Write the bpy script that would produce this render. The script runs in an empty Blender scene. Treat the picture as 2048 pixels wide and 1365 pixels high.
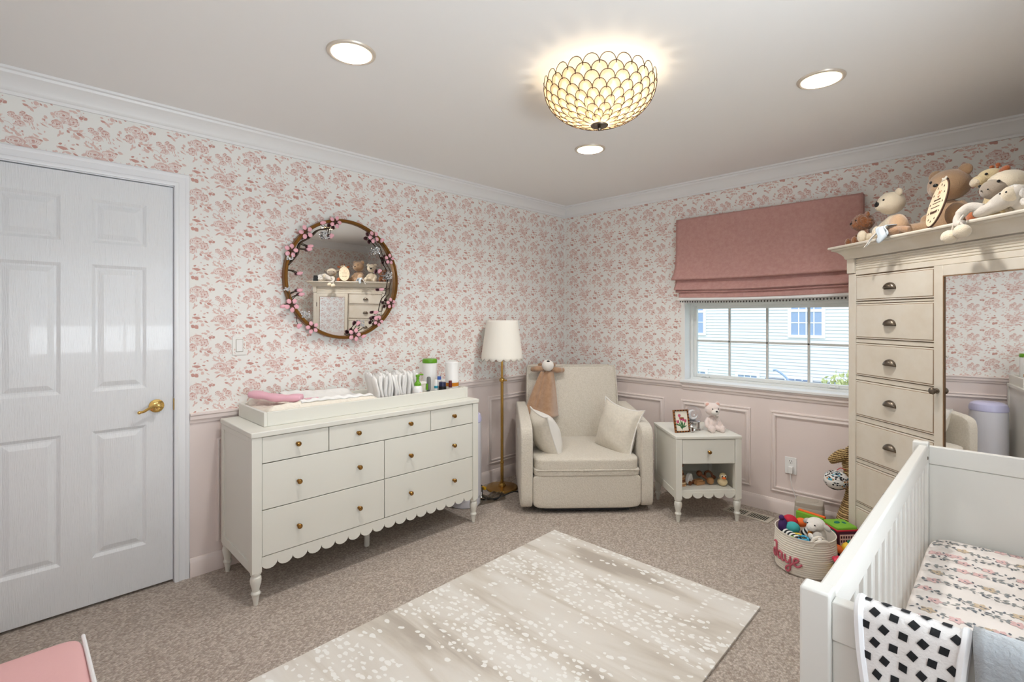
import bpy, bmesh, math, random
from math import sin, cos, pi, sqrt, radians as rad
from mathutils import Matrix, Vector, Euler
random.seed(11)
S = bpy.context.scene
COL = S.collection
R2 = sqrt(2)
# ------------------------------------------------------------------ room numbers (metres)
W, L, HT = 3.56, 3.95, 2.405            # left wall x=0, window wall y=0, near walls x=W and y=-L
CAM = Vector((3.026, -3.749, 1.355))

def lin(c):
    return tuple((x/255/12.92 if x/255 <= .04045 else ((x/255+.055)/1.055)**2.4) for x in c)

# ------------------------------------------------------------------ materials
def mat(name, c, rough=.5, metal=0., bump=None, var=None, spec=None, sheen=0., trans=0., coat=0., alpha=None, scale3=None):
    m = bpy.data.materials.new(name); m.use_nodes = True
    nt = m.node_tree; b = nt.nodes['Principled BSDF']
    col = lin(c)+(1,)
    b.inputs['Base Color'].default_value = col
    b.inputs['Roughness'].default_value = rough
    b.inputs['Metallic'].default_value = metal
    if spec is not None: b.inputs['Specular IOR Level'].default_value = spec
    if sheen: b.inputs['Sheen Weight'].default_value = sheen
    if trans: b.inputs['Transmission Weight'].default_value = trans
    if coat: b.inputs['Coat Weight'].default_value = coat
    tc = None
    def coord():
        t = nt.nodes.new('ShaderNodeTexCoord'); o = t.outputs['Object']
        if scale3:
            mp = nt.nodes.new('ShaderNodeMapping'); mp.inputs['Scale'].default_value = scale3
            nt.links.new(o, mp.inputs['Vector']); o = mp.outputs['Vector']
        return o
    if bump:
        sc, st = bump[0], bump[1]
        n = nt.nodes.new('ShaderNodeTexNoise'); n.inputs['Scale'].default_value = sc; n.inputs['Detail'].default_value = 4
        bp = nt.nodes.new('ShaderNodeBump'); bp.inputs['Strength'].default_value = st
        bp.inputs['Distance'].default_value = bump[2] if len(bump) > 2 else .004
        tc = coord()
        nt.links.new(tc, n.inputs['Vector']); nt.links.new(n.outputs['Fac'], bp.inputs['Height'])
        nt.links.new(bp.outputs['Normal'], b.inputs['Normal'])
    if var:
        n = nt.nodes.new('ShaderNodeTexNoise'); n.inputs['Scale'].default_value = var[1]; n.inputs['Detail'].default_value = 5
        n.inputs['Roughness'].default_value = .65
        r = nt.nodes.new('ShaderNodeValToRGB')
        r.color_ramp.elements[0].position = .35; r.color_ramp.elements[1].position = .65
        r.color_ramp.elements[0].color = col; r.color_ramp.elements[1].color = lin(var[0])+(1,)
        nt.links.new(tc or coord(), n.inputs['Vector']); nt.links.new(n.outputs['Fac'], r.inputs['Fac'])
        nt.links.new(r.outputs['Color'], b.inputs['Base Color'])
    return m

def emit(name, c, s):
    m = bpy.data.materials.new(name); m.use_nodes = True
    nt = m.node_tree; b = nt.nodes['Principled BSDF']
    b.inputs['Base Color'].default_value = lin(c)+(1,)
    b.inputs['Emission Color'].default_value = lin(c)+(1,); b.inputs['Emission Strength'].default_value = s
    return m

M = {}
def m_(k, *a, **kw): M[k] = mat(k, *a, **kw)
m_('paper', (239,239,235), .75)
m_('paper_light', (235,224,219), .75)
m_('paper_mid', (223,195,187), .75)
m_('paper_dark', (203,157,147), .75)
m_('pink_paint', (232,219,214), .45)
m_('pink_trim', (233,221,216), .35)
m_('white_trim', (236,237,237), .35)
m_('ceiling_paint', (240,239,237), .8)
m_('door_paint', (232,235,238), .27, bump=(60, .8, .003), scale3=(1, 6, .35), spec=.9, coat=.2)
m_('casing_paint', (236,238,241), .3)
m_('cream_lacquer', (226,225,216), .42)
m_('cream_side', (222,216,202), .45)
m_('dark_gap', (70,62,54), .9)
m_('antique', (222,215,202), .5, var=((214,204,187), 5))
m_('glaze', (146,114,84), .6)
m_('pewter', (120,110,98), .35, 1.)
m_('brass', (196,158,88), .25, 1.)
m_('brass_knob', (150,112,60), .25, 1.)
m_('brass_bright', (232,196,120), .1, 1.)
m_('bronze', (128,88,40), .4, .8)
m_('twig', (66,50,34), .6)
m_('petal_pink', (238,178,190), .35)
m_('crystal', (235,238,240), .08, .6)
m_('mirror', (244,244,244), .012, 1.)
m_('boucle', (224,217,204), .95, bump=(170, .9, .006), var=((211,203,188), 90), sheen=.3)
m_('linen', (222,215,201), .95, bump=(320, .5, .003), var=((211,204,190), 60), sheen=.2)
m_('linen_white', (232,229,223), .95, bump=(320, .4, .003))
m_('dark_fabric', (52,52,54), .9)
m_('tan_plush', (184,148,118), .95, bump=(260, .8, .004), sheen=.8, var=((168,130,98), 30))
m_('white_plush', (238,233,226), .95, bump=(260, .7, .004), sheen=.6)
m_('brown_plush', (156,96,48), .95, bump=(200, 1., .006), sheen=.8, var=((134,78,34), 60))
m_('big_bear_plush', (190,156,122), .95, bump=(240, .8, .004), sheen=.8)
m_('cream_plush', (229,215,190), .95, bump=(240, .8, .004), sheen=.6)
m_('yellow_plush', (234,214,168), .95, bump=(240, .8, .004), sheen=.6)
m_('rust_plush', (184,102,58), .95, bump=(240, .8, .004), sheen=.6)
m_('grey_plush', (205,197,186), .95, bump=(300, .6, .003), sheen=.5)
m_('taupe_plush', (160,146,130), .95, bump=(300, .6, .003), sheen=.5)
m_('pink_plush', (236,220,213), .95, bump=(260, .7, .004), sheen=.6)
m_('pink_ear', (232,186,172), .9)
m_('black', (16,16,18), .35)
m_('black_matt', (22,22,23), .8)
m_('white_plastic', (238,238,236), .3)
m_('white_paper', (240,239,236), .8)
m_('satin_blue', (196,206,214), .4)
m_('green_plastic', (98,160,24), .3)
m_('lilac_plastic', (203,203,236), .25)
m_('pail_white', (226,227,236), .25)
m_('pink_vinyl', (230,178,192), .35)
m_('pad_quilt', (238,230,216), .8, bump=(50, .6, .01))
m_('pink_cloth', (228,180,180), .8, bump=(40, .2, .004))
m_('white_seam', (238,238,240), .6)
m_('amber', (206,128,28), .15)
m_('navy', (30,38,74), .3)
m_('blue_cap', (70,112,200), .3)
m_('teal_label', (40,150,178), .4)
m_('dark_red', (96,16,24), .4)
m_('grey_plastic', (118,120,118), .4)
m_('aqua', (190,220,214), .4)
m_('roman', (197,155,149), .9, bump=(500, .4, .002), var=((187,142,136), 40))
m_('pom', (70,66,64), .8)
m_('lampshade', (244,240,230), .85)
m_('stone', (180,172,158), .35)
m_('wood', (186,138,92), .5, bump=(30, .2, .002))
m_('wood_dark', (124,74,42), .5)
m_('wood_pale', (214,184,146), .5)
m_('plaque_wood', (232,212,180), .6)
m_('bark', (70,42,26), .8)
m_('wire', (74,52,30), .5, .3)
m_('rope', (236,229,217), .9, bump=(300, .6, .003))
m_('yarn', (192,98,112), .9)
m_('silver', (214,214,214), .18, 1.)
m_('grille', (198,190,176), .4)
m_('duck', (232,212,168), .5)
m_('orange', (224,106,34), .5)
m_('cord_black', (14,14,14), .5)
m_('yellow_tag', (230,176,30), .5)
m_('crib_white', (232,231,226), .35)
m_('sheet', (238,230,224), .85)
m_('print_grey', (150,153,152), .85)
m_('print_dark', (110,115,122), .85)
m_('print_pink', (226,190,187), .85)
m_('print_tan', (206,186,160), .85)
m_('blanket', (232,228,226), .9, bump=(300, .3, .003))
m_('binding', (246,247,250), .6)
m_('print_black', (18,20,24), .8)
m_('fleece', (160,164,168), .95, bump=(120, .6, .005), sheen=.5)
m_('sash', (232,234,232), .35)
m_('muntin', (206,206,202), .4)
m_('t_red', (190,20,50), .7); m_('t_orange', (246,112,40), .7); m_('t_teal', (64,170,170), .7)
m_('t_purple', (66,32,96), .7); m_('t_green', (122,178,50), .8, bump=(200,.5,.003)); m_('t_dkgreen', (24,110,90), .8)
m_('t_yellow', (240,200,60), .6); m_('t_blue', (72,170,206), .5); m_('t_plum', (72,22,44), .9); m_('t_white', (238,236,232), .8)
m_('t_pinkred', (226,70,96), .7); m_('t_grey', (196,192,186), .9, bump=(200,.5,.003))
m_('tulip', (206,88,122), .6); m_('tulip_dark', (160,44,84), .6); m_('leaf_green', (70,120,70), .6)
m_('frame_gold', (170,110,60), .35, .6); m_('ivory', (234,228,212), .7)
m_('siding', (226,228,230), .7); m_('house_trim', (240,240,240), .5); m_('house_glass', (146,168,200), .1); m_('roof_grey', (120,126,138), .9)
m_('lawn', (110,132,70), .9); m_('tree_leaf', (186,192,132), .8); m_('tree_bark', (84,66,50), .9)
M['bulb'] = emit('bulb', (255,236,205), 9)
M['bulb_can'] = emit('bulb_can', (255,246,230), 9)
m_('can_inner', (250,236,202), .4)
m_('can_ring', (214,204,190), .35, .3)

# glass
def glass(name, tint=(255,255,255), edge=.5):
    m = bpy.data.materials.new(name); m.use_nodes = True; nt = m.node_tree
    nt.nodes.remove(nt.nodes['Principled BSDF']); out = nt.nodes['Material Output']
    t = nt.nodes.new('ShaderNodeBsdfTransparent'); g = nt.nodes.new('ShaderNodeBsdfGlossy'); g.inputs['Roughness'].default_value = .02
    t.inputs['Color'].default_value = lin(tint)+(1,)
    lw = nt.nodes.new('ShaderNodeLayerWeight'); pw = nt.nodes.new('ShaderNodeMath'); pw.operation = 'POWER'; pw.inputs[1].default_value = 3.5; nt.links.new(lw.outputs['Facing'], pw.inputs[0])
    f = nt.nodes.new('ShaderNodeMath'); f.operation = 'MULTIPLY_ADD'; f.inputs[1].default_value = edge; f.inputs[2].default_value = .05; nt.links.new(pw.outputs[0], f.inputs[0])
    mx = nt.nodes.new('ShaderNodeMixShader')
    nt.links.new(f.outputs[0], mx.inputs[0]); nt.links.new(t.outputs[0], mx.inputs[1]); nt.links.new(g.outputs[0], mx.inputs[2])
    nt.links.new(mx.outputs[0], out.inputs[0]); M[name] = m
glass('pane', (250,253,255)); glass('globe', (248,248,250), .35); glass('bag_plastic', (232,230,226), .9); glass('clear_toy', (226,214,226))

def capiz():
    m = bpy.data.materials.new('capiz'); m.use_nodes = True; nt = m.node_tree
    nt.nodes.remove(nt.nodes['Principled BSDF']); out = nt.nodes['Material Output']
    d = nt.nodes.new('ShaderNodeBsdfDiffuse'); t = nt.nodes.new('ShaderNodeBsdfTranslucent'); tr = nt.nodes.new('ShaderNodeBsdfTransparent')
    d.inputs[0].default_value = lin((250,238,216))+(1,); t.inputs[0].default_value = lin((255,243,222))+(1,); tr.inputs[0].default_value = lin((255,240,214))+(1,)
    a = nt.nodes.new('ShaderNodeMixShader'); a.inputs[0].default_value = .5
    b = nt.nodes.new('ShaderNodeMixShader'); b.inputs[0].default_value = .10
    nt.links.new(d.outputs[0], a.inputs[1]); nt.links.new(t.outputs[0], a.inputs[2])
    nt.links.new(a.outputs[0], b.inputs[1]); nt.links.new(tr.outputs[0], b.inputs[2]); nt.links.new(b.outputs[0], out.inputs[0])
    M['capiz'] = m
capiz()

def wicker():
    m = mat('wicker', (200,166,108), .7); nt = m.node_tree; b = nt.nodes['Principled BSDF']; N = nt.nodes.new; K = nt.links.new
    tc = N('ShaderNodeTexCoord'); wv = N('ShaderNodeTexWave'); wv.bands_direction = 'Z'; wv.inputs['Scale'].default_value = 26; wv.inputs['Distortion'].default_value = 2.5; wv.inputs['Detail Scale'].default_value = 6
    K(tc.outputs['Object'], wv.inputs[0]); r = N('ShaderNodeValToRGB'); e = r.color_ramp.elements; e[0].position = .15; e[0].color = lin((112,82,44))+(1,); e[1].position = .55; e[1].color = lin((214,184,128))+(1,)
    K(wv.outputs['Fac'], r.inputs[0]); K(r.outputs[0], b.inputs['Base Color']); bp = N('ShaderNodeBump'); bp.inputs['Strength'].default_value = .9; bp.inputs['Distance'].default_value = .006
    K(wv.outputs['Fac'], bp.inputs['Height']); K(bp.outputs[0], b.inputs['Normal']); M['wicker'] = m
wicker()

def carpet():
    m = mat('carpet', (170,152,138), .95); nt = m.node_tree; b = nt.nodes['Principled BSDF']
    tc = nt.nodes.new('ShaderNodeTexCoord'); mp = nt.nodes.new('ShaderNodeMapping')
    mp.inputs['Rotation'].default_value = (0, 0, rad(38)); mp.inputs['Scale'].default_value = (125, 100, 90)
    v = nt.nodes.new('ShaderNodeTexVoronoi'); v.inputs['Scale'].default_value = 1.; v.inputs['Randomness'].default_value = .55
    nt.links.new(tc.outputs['Object'], mp.inputs['Vector']); nt.links.new(mp.outputs[0], v.inputs['Vector'])
    sp = nt.nodes.new('ShaderNodeSeparateColor'); nt.links.new(v.outputs['Color'], sp.inputs[0])
    r = nt.nodes.new('ShaderNodeValToRGB'); e = r.color_ramp.elements
    e[0].position = 0; e[0].color = lin((172,158,146))+(1,); e[1].position = 1; e[1].color = lin((214,203,192))+(1,)
    nt.links.new(sp.outputs[0], r.inputs[0])
    mx = nt.nodes.new('ShaderNodeMix'); mx.data_type = 'RGBA'; mx.blend_type = 'MULTIPLY'; mx.inputs[0].default_value = .55
    r2 = nt.nodes.new('ShaderNodeValToRGB'); r2.color_ramp.elements[0].position = .1; r2.color_ramp.elements[0].color = (1,1,1,1)
    r2.color_ramp.elements[1].position = .75; r2.color_ramp.elements[1].color = (.42,.4,.38,1)
    nt.links.new(v.outputs['Distance'], r2.inputs[0]); nt.links.new(r.outputs[0], mx.inputs[6]); nt.links.new(r2.outputs[0], mx.inputs[7])
    nt.links.new(mx.outputs[2], b.inputs['Base Color'])
    bp = nt.nodes.new('ShaderNodeBump'); bp.invert = True; bp.inputs['Strength'].default_value = .7; bp.inputs['Distance'].default_value = .006
    nt.links.new(v.outputs['Distance'], bp.inputs['Height']); nt.links.new(bp.outputs[0], b.inputs['Normal']); M['carpet'] = m
carpet()

def playmat():
    # pale wood-grain streaks with bands of white fawn spots
    m = mat('playmat', (200,190,180), .55); nt = m.node_tree; b = nt.nodes['Principled BSDF']; N = nt.nodes.new; K = nt.links.new
    tc = N('ShaderNodeTexCoord'); mp = N('ShaderNodeMapping'); mp.inputs['Scale'].default_value = (1.1, 7, 1)
    K(tc.outputs['Object'], mp.inputs[0])
    n = N('ShaderNodeTexNoise'); n.inputs['Scale'].default_value = 1.; n.inputs['Detail'].default_value = 6; n.inputs['Distortion'].default_value = .5
    K(mp.outputs[0], n.inputs['Vector'])
    r = N('ShaderNodeValToRGB'); e = r.color_ramp.elements
    e[0].position = .33; e[0].color = lin((180,171,160))+(1,); e[1].position = .66; e[1].color = lin((227,224,218))+(1,)
    x = e.new(.43); x.color = lin((206,199,188))+(1,); x = e.new(.5); x.color = lin((217,212,204))+(1,)
    K(n.outputs['Fac'], r.inputs[0])
    # spot field
    mv = N('ShaderNodeMapping'); mv.inputs['Scale'].default_value = (26, 40, 1); K(tc.outputs['Object'], mv.inputs[0])
    nd = N('ShaderNodeTexNoise'); nd.inputs['Scale'].default_value = 30; nd.inputs['Detail'].default_value = 2; K(tc.outputs['Object'], nd.inputs['Vector'])
    ad = N('ShaderNodeMix'); ad.data_type = 'VECTOR'; ad.inputs[0].default_value = .35
    K(mv.outputs[0], ad.inputs[4])
    mm = N('ShaderNodeVectorMath'); mm.operation = 'MULTIPLY_ADD'; mm.inputs[1].default_value = (.9,.9,0); K(nd.outputs['Color'], mm.inputs[0]); K(mv.outputs[0], mm.inputs[2])
    v = N('ShaderNodeTexVoronoi'); v.inputs['Scale'].default_value = 1; v.voronoi_dimensions = '2D'; K(mm.outputs[0], v.inputs['Vector'])
    sc = N('ShaderNodeSeparateColor'); K(v.outputs['Color'], sc.inputs[0])
    # density bands across the mat
    sx = N('ShaderNodeSeparateXYZ'); K(tc.outputs['Object'], sx.inputs[0])
    nb = N('ShaderNodeTexNoise'); nb.inputs['Scale'].default_value = 1.5; K(tc.outputs['Object'], nb.inputs['Vector'])
    s1 = N('ShaderNodeMath'); s1.operation = 'MULTIPLY_ADD'; s1.inputs[1].default_value = 11.5; s1.inputs[2].default_value = 1.2; K(sx.outputs[1], s1.inputs[0])
    s1b = N('ShaderNodeMath'); s1b.operation = 'MULTIPLY_ADD'; s1b.inputs[1].default_value = 2.4; K(nb.outputs['Fac'], s1b.inputs[0]); K(s1.outputs[0], s1b.inputs[2])
    s2 = N('ShaderNodeMath'); s2.operation = 'SINE'; K(s1b.outputs[0], s2.inputs[0])
    s3 = N('ShaderNodeMath'); s3.operation = 'MULTIPLY_ADD'; s3.inputs[1].default_value = .36; s3.inputs[2].default_value = .5; K(s2.outputs[0], s3.inputs[0])
    lt = N('ShaderNodeMath'); lt.operation = 'LESS_THAN'; K(sc.outputs[0], lt.inputs[0]); K(s3.outputs[0], lt.inputs[1])
    rr = N('ShaderNodeMath'); rr.operation = 'MULTIPLY_ADD'; rr.inputs[1].default_value = .28; rr.inputs[2].default_value = .16; K(sc.outputs[1], rr.inputs[0])
    l2 = N('ShaderNodeMath'); l2.operation = 'LESS_THAN'; K(v.outputs['Distance'], l2.inputs[0]); K(rr.outputs[0], l2.inputs[1])
    an = N('ShaderNodeMath'); an.operation = 'MULTIPLY'; K(lt.outputs[0], an.inputs[0]); K(l2.outputs[0], an.inputs[1])
    mx = N('ShaderNodeMix'); mx.data_type = 'RGBA'; mx.inputs[7].default_value = lin((238,237,233))+(1,)
    K(an.outputs[0], mx.inputs[0]); K(r.outputs[0], mx.inputs[6]); K(mx.outputs[2], b.inputs['Base Color']); M['playmat'] = m
playmat()

# ------------------------------------------------------------------ mesh builder
class MB:
    def __init__(s): s.v = []; s.f = []; s.m = []
    def add(s, vs, fs, mi=0, xf=None):
        o = len(s.v)
        s.v += [tuple(xf @ Vector(p)) if xf else tuple(p) for p in vs]
        s.f += [tuple(i+o for i in f) for f in fs]; s.m += [mi]*len(fs); return s
    def box(s, a, b, mi=0, xf=None):
        (x0,y0,z0),(x1,y1,z1) = a, b
        v = [(x0,y0,z0),(x1,y0,z0),(x1,y1,z0),(x0,y1,z0),(x0,y0,z1),(x1,y0,z1),(x1,y1,z1),(x0,y1,z1)]
        return s.add(v, [(0,3,2,1),(4,5,6,7),(0,1,5,4),(1,2,6,5),(2,3,7,6),(3,0,4,7)], mi, xf)
    def lathe(s, prof, n=32, xf=None, mi=0, cap=True):
        v = []; f = []
        for r, z in prof:
            for k in range(n): a = 2*pi*k/n; v.append((r*cos(a), r*sin(a), z))
        for i in range(len(prof)-1):
            for k in range(n): k2 = (k+1) % n; f.append((i*n+k, i*n+k2, (i+1)*n+k2, (i+1)*n+k))
        if cap:
            if prof[0][0] > 1e-6: f.append(tuple(reversed(range(n))))
            if prof[-1][0] > 1e-6: f.append(tuple(range((len(prof)-1)*n, len(prof)*n)))
        return s.add(v, f, mi, xf)
    def tube(s, pts, r, n=8, closed=False, mi=0, xf=None):
        P = [Vector(p) for p in pts]; N = len(P); v = []; f = []
        rs = r if isinstance(r, (list, tuple)) else [r]*N
        T = []
        for i in range(N):
            a = P[(i-1) % N] if (closed or i > 0) else P[i]; b = P[(i+1) % N] if (closed or i < N-1) else P[i]
            t = (b-a); T.append(t.normalized() if t.length > 1e-9 else Vector((0,0,1)))
        up = Vector((0,0,1)) if abs(T[0].z) < .9 else Vector((1,0,0))
        nrm = (up - T[0]*up.dot(T[0])).normalized()
        for i in range(N):
            nrm = (nrm - T[i]*nrm.dot(T[i]))
            nrm = nrm.normalized() if nrm.length > 1e-6 else T[i].orthogonal().normalized()
            bn = T[i].cross(nrm)
            for k in range(n): a = 2*pi*k/n; v.append(tuple(P[i]+nrm*(rs[i]*cos(a))+bn*(rs[i]*sin(a))))
        m = N if closed else N-1
        for i in range(m):
            j = (i+1) % N
            for k in range(n): k2 = (k+1) % n; f.append((i*n+k, i*n+k2, j*n+k2, j*n+k))
        if not closed: f.append(tuple(reversed(range(n)))); f.append(tuple(range((N-1)*n, N*n)))
        return s.add(v, f, mi, xf)
    def ell(s, c, r, rot=(0,0,0), nu=20, nv=12, mi=0, xf=None):
        if not isinstance(r, (list, tuple)): r = (r, r, r)
        X = Matrix.Translation(c) @ Euler(rot).to_matrix().to_4x4() @ Matrix.Diagonal((*r, 1))
        if xf: X = xf @ X
        v = [(0,0,-1)]; f = []
        for i in range(1, nv):
            t = -pi/2+pi*i/nv
            for k in range(nu): a = 2*pi*k/nu; v.append((cos(t)*cos(a), cos(t)*sin(a), sin(t)))
        v.append((0,0,1)); e = len(v)-1
        for k in range(nu):
            k2 = (k+1) % nu; f.append((0, 1+k2, 1+k))
            for i in range(nv-2): f.append((1+i*nu+k, 1+i*nu+k2, 1+(i+1)*nu+k2, 1+(i+1)*nu+k))
            f.append((1+(nv-2)*nu+k, 1+(nv-2)*nu+k2, e))
        return s.add(v, f, mi, X)
    def sq(s, c, r, p=6, rot=(0,0,0), n=12, mi=0, xf=None, warp=None):
        # rounded block: a cube grid pushed onto a super-ellipsoid
        X = Matrix.Translation(c) @ Euler(rot).to_matrix().to_4x4()
        if xf: X = xf @ X
        v = []; f = []; idx = {}
        def vid(q):
            k = tuple(round(t, 5) for t in q)
            if k not in idx:
                nm = sum(abs(t)**p for t in q)**(1/p); w = [t/nm*rr for t, rr in zip(q, r)]
                if warp: w = warp(w)
                idx[k] = len(v); v.append(tuple(w))
            return idx[k]
        g = [sin(pi/2*(-1+2*i/n)) for i in range(n+1)]
        for ax in range(3):
            for sg in (-1, 1):
                for i in range(n):
                    for j in range(n):
                        q = []
                        for a, b in ((i,j),(i+1,j),(i+1,j+1),(i,j+1)):
                            t = [0,0,0]; t[ax] = sg; t[(ax+1) % 3] = g[a]; t[(ax+2) % 3] = g[b]; q.append(vid(t))
                        f.append(tuple(q) if sg > 0 else tuple(reversed(q)))
        return s.add(v, f, mi, X)
    def prism(s, poly, z0, z1, mi=0, xf=None):
        n = len(poly); v = [(x,y,z0) for x, y in poly]+[(x,y,z1) for x, y in poly]
        f = [tuple(reversed(range(n))), tuple(range(n, 2*n))]+[(i, (i+1) % n, n+(i+1) % n, n+i) for i in range(n)]
        return s.add(v, f, mi, xf)
    def grid(s, fn, nu, nv, mi=0, xf=None, wrap=False, flip=False):
        v = [fn(i/nu, j/nv) for j in range(nv+1) for i in range(nu+(0 if wrap else 1))]; w = nu+(0 if wrap else 1); f = []
        for j in range(nv):
            for i in range(nu):
                q = (j*w+i, j*w+(i+1) % w, (j+1)*w+(i+1) % w, (j+1)*w+i); f.append(tuple(reversed(q)) if flip else q)
        return s.add(v, f, mi, xf)
    def sweep(s, path, prof, frame, closed=False, mi=0):
        # mitred moulding: path = points; prof = (a,b) pairs; frame(i) -> (A,B) vectors scaled for the mitre
        n = len(prof); v = []; f = []; N = len(path)
        for i, p in enumerate(path):
            A, B = frame(i)
            for a, b in prof: v.append(tuple(Vector(p)+A*a+B*b))
        for i in range(N if closed else N-1):
            j = (i+1) % N
            for k in range(n): k2 = (k+1) % n; f.append((i*n+k, j*n+k, j*n+k2, i*n+k2))
        if not closed: f.append(tuple(range(n))); f.append(tuple(reversed(range((N-1)*n, N*n))))
        return s.add(v, f, mi)

ROOT = {}
def build(name, mb, mats, parent=None, world=False, smooth=30, bevel=0, sub=0, remesh=0, solid=0, kind=None, bseg=2, label=None):
    vs = mb.v
    if parent is not None and world:
        X = ROOT[parent.name].inverted(); vs = [tuple(X @ Vector(p)) for p in vs]
    me = bpy.data.meshes.new(name); me.from_pydata(vs, [], mb.f)
    if not isinstance(mats, (list, tuple)): mats = [mats]
    for k in mats: me.materials.append(M[k] if isinstance(k, str) else k)
    if len(mats) > 1: me.polygons.foreach_set('material_index', mb.m)
    me.validate()
    o = bpy.data.objects.new(name, me); COL.objects.link(o)
    bm = bmesh.new(); bm.from_mesh(me); bmesh.ops.recalc_face_normals(bm, faces=bm.faces); bm.to_mesh(me); bm.free()
    if smooth:
        me.shade_smooth()
        if smooth < 180: me.set_sharp_from_angle(angle=rad(smooth))
    if parent is not None: o.parent = parent; ROOT[o.name] = ROOT[parent.name]
    else: ROOT[o.name] = Matrix.Identity(4)
    if bevel:
        b = o.modifiers.new('bevel', 'BEVEL'); b.width = bevel; b.segments = bseg; b.limit_method = 'ANGLE'; b.angle_limit = rad(40)
    if solid: x = o.modifiers.new('solid', 'SOLIDIFY'); x.thickness = solid; x.offset = 0
    if remesh:
        x = o.modifiers.new('remesh', 'REMESH'); x.mode = 'VOXEL'; x.voxel_size = remesh; x.use_smooth_shade = True
        x = o.modifiers.new('soften', 'SMOOTH'); x.iterations = 5; x.factor = .5
    if sub: x = o.modifiers.new('sub', 'SUBSURF'); x.levels = sub; x.render_levels = sub
    if kind: o['kind'] = kind
    if label: o['label'] = label
    return o

def thing(name, label, cat, loc=(0,0,0), rotz=0, group=None):
    o = bpy.data.objects.new(name, None); COL.objects.link(o); o.empty_display_size = .05
    o.location = loc; o.rotation_euler = (0, 0, rotz)
    ROOT[o.name] = Matrix.Translation(loc) @ Matrix.Rotation(rotz, 4, 'Z')
    o['label'] = label; o['category'] = cat
    if group: o['group'] = group
    return o
def tag(o, label, cat, group=None):
    o['label'] = label; o['category'] = cat
    if group: o['group'] = group
    return o
def struct(name, mb, mats, parent=None, **k):
    o = build(name, mb, mats, parent, world=False, **k); o['kind'] = 'structure'; return o
def T(x, y, z): return Matrix.Translation((x, y, z))
def RX(a): return Matrix.Rotation(a, 4, 'X')
def RY(a): return Matrix.Rotation(a, 4, 'Y')
def RZ(a): return Matrix.Rotation(a, 4, 'Z')
def spline(pts, n=8, closed=False):
    P = [Vector(p) for p in pts]; N = len(P); out = []
    for i in range(N if closed else N-1):
        if closed: p0, p1, p2, p3 = P[(i-1) % N], P[i], P[(i+1) % N], P[(i+2) % N]
        else: p0, p1, p2, p3 = P[max(i-1, 0)], P[i], P[i+1], P[min(i+2, N-1)]
        for k in range(n):
            t = k/n
            out.append(.5*((2*p1)+(p2-p0)*t+(2*p0-5*p1+4*p2-p3)*t*t+(3*p1-p0-3*p2+p3)*t**3))
    if not closed: out.append(P[-1])
    return out
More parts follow.
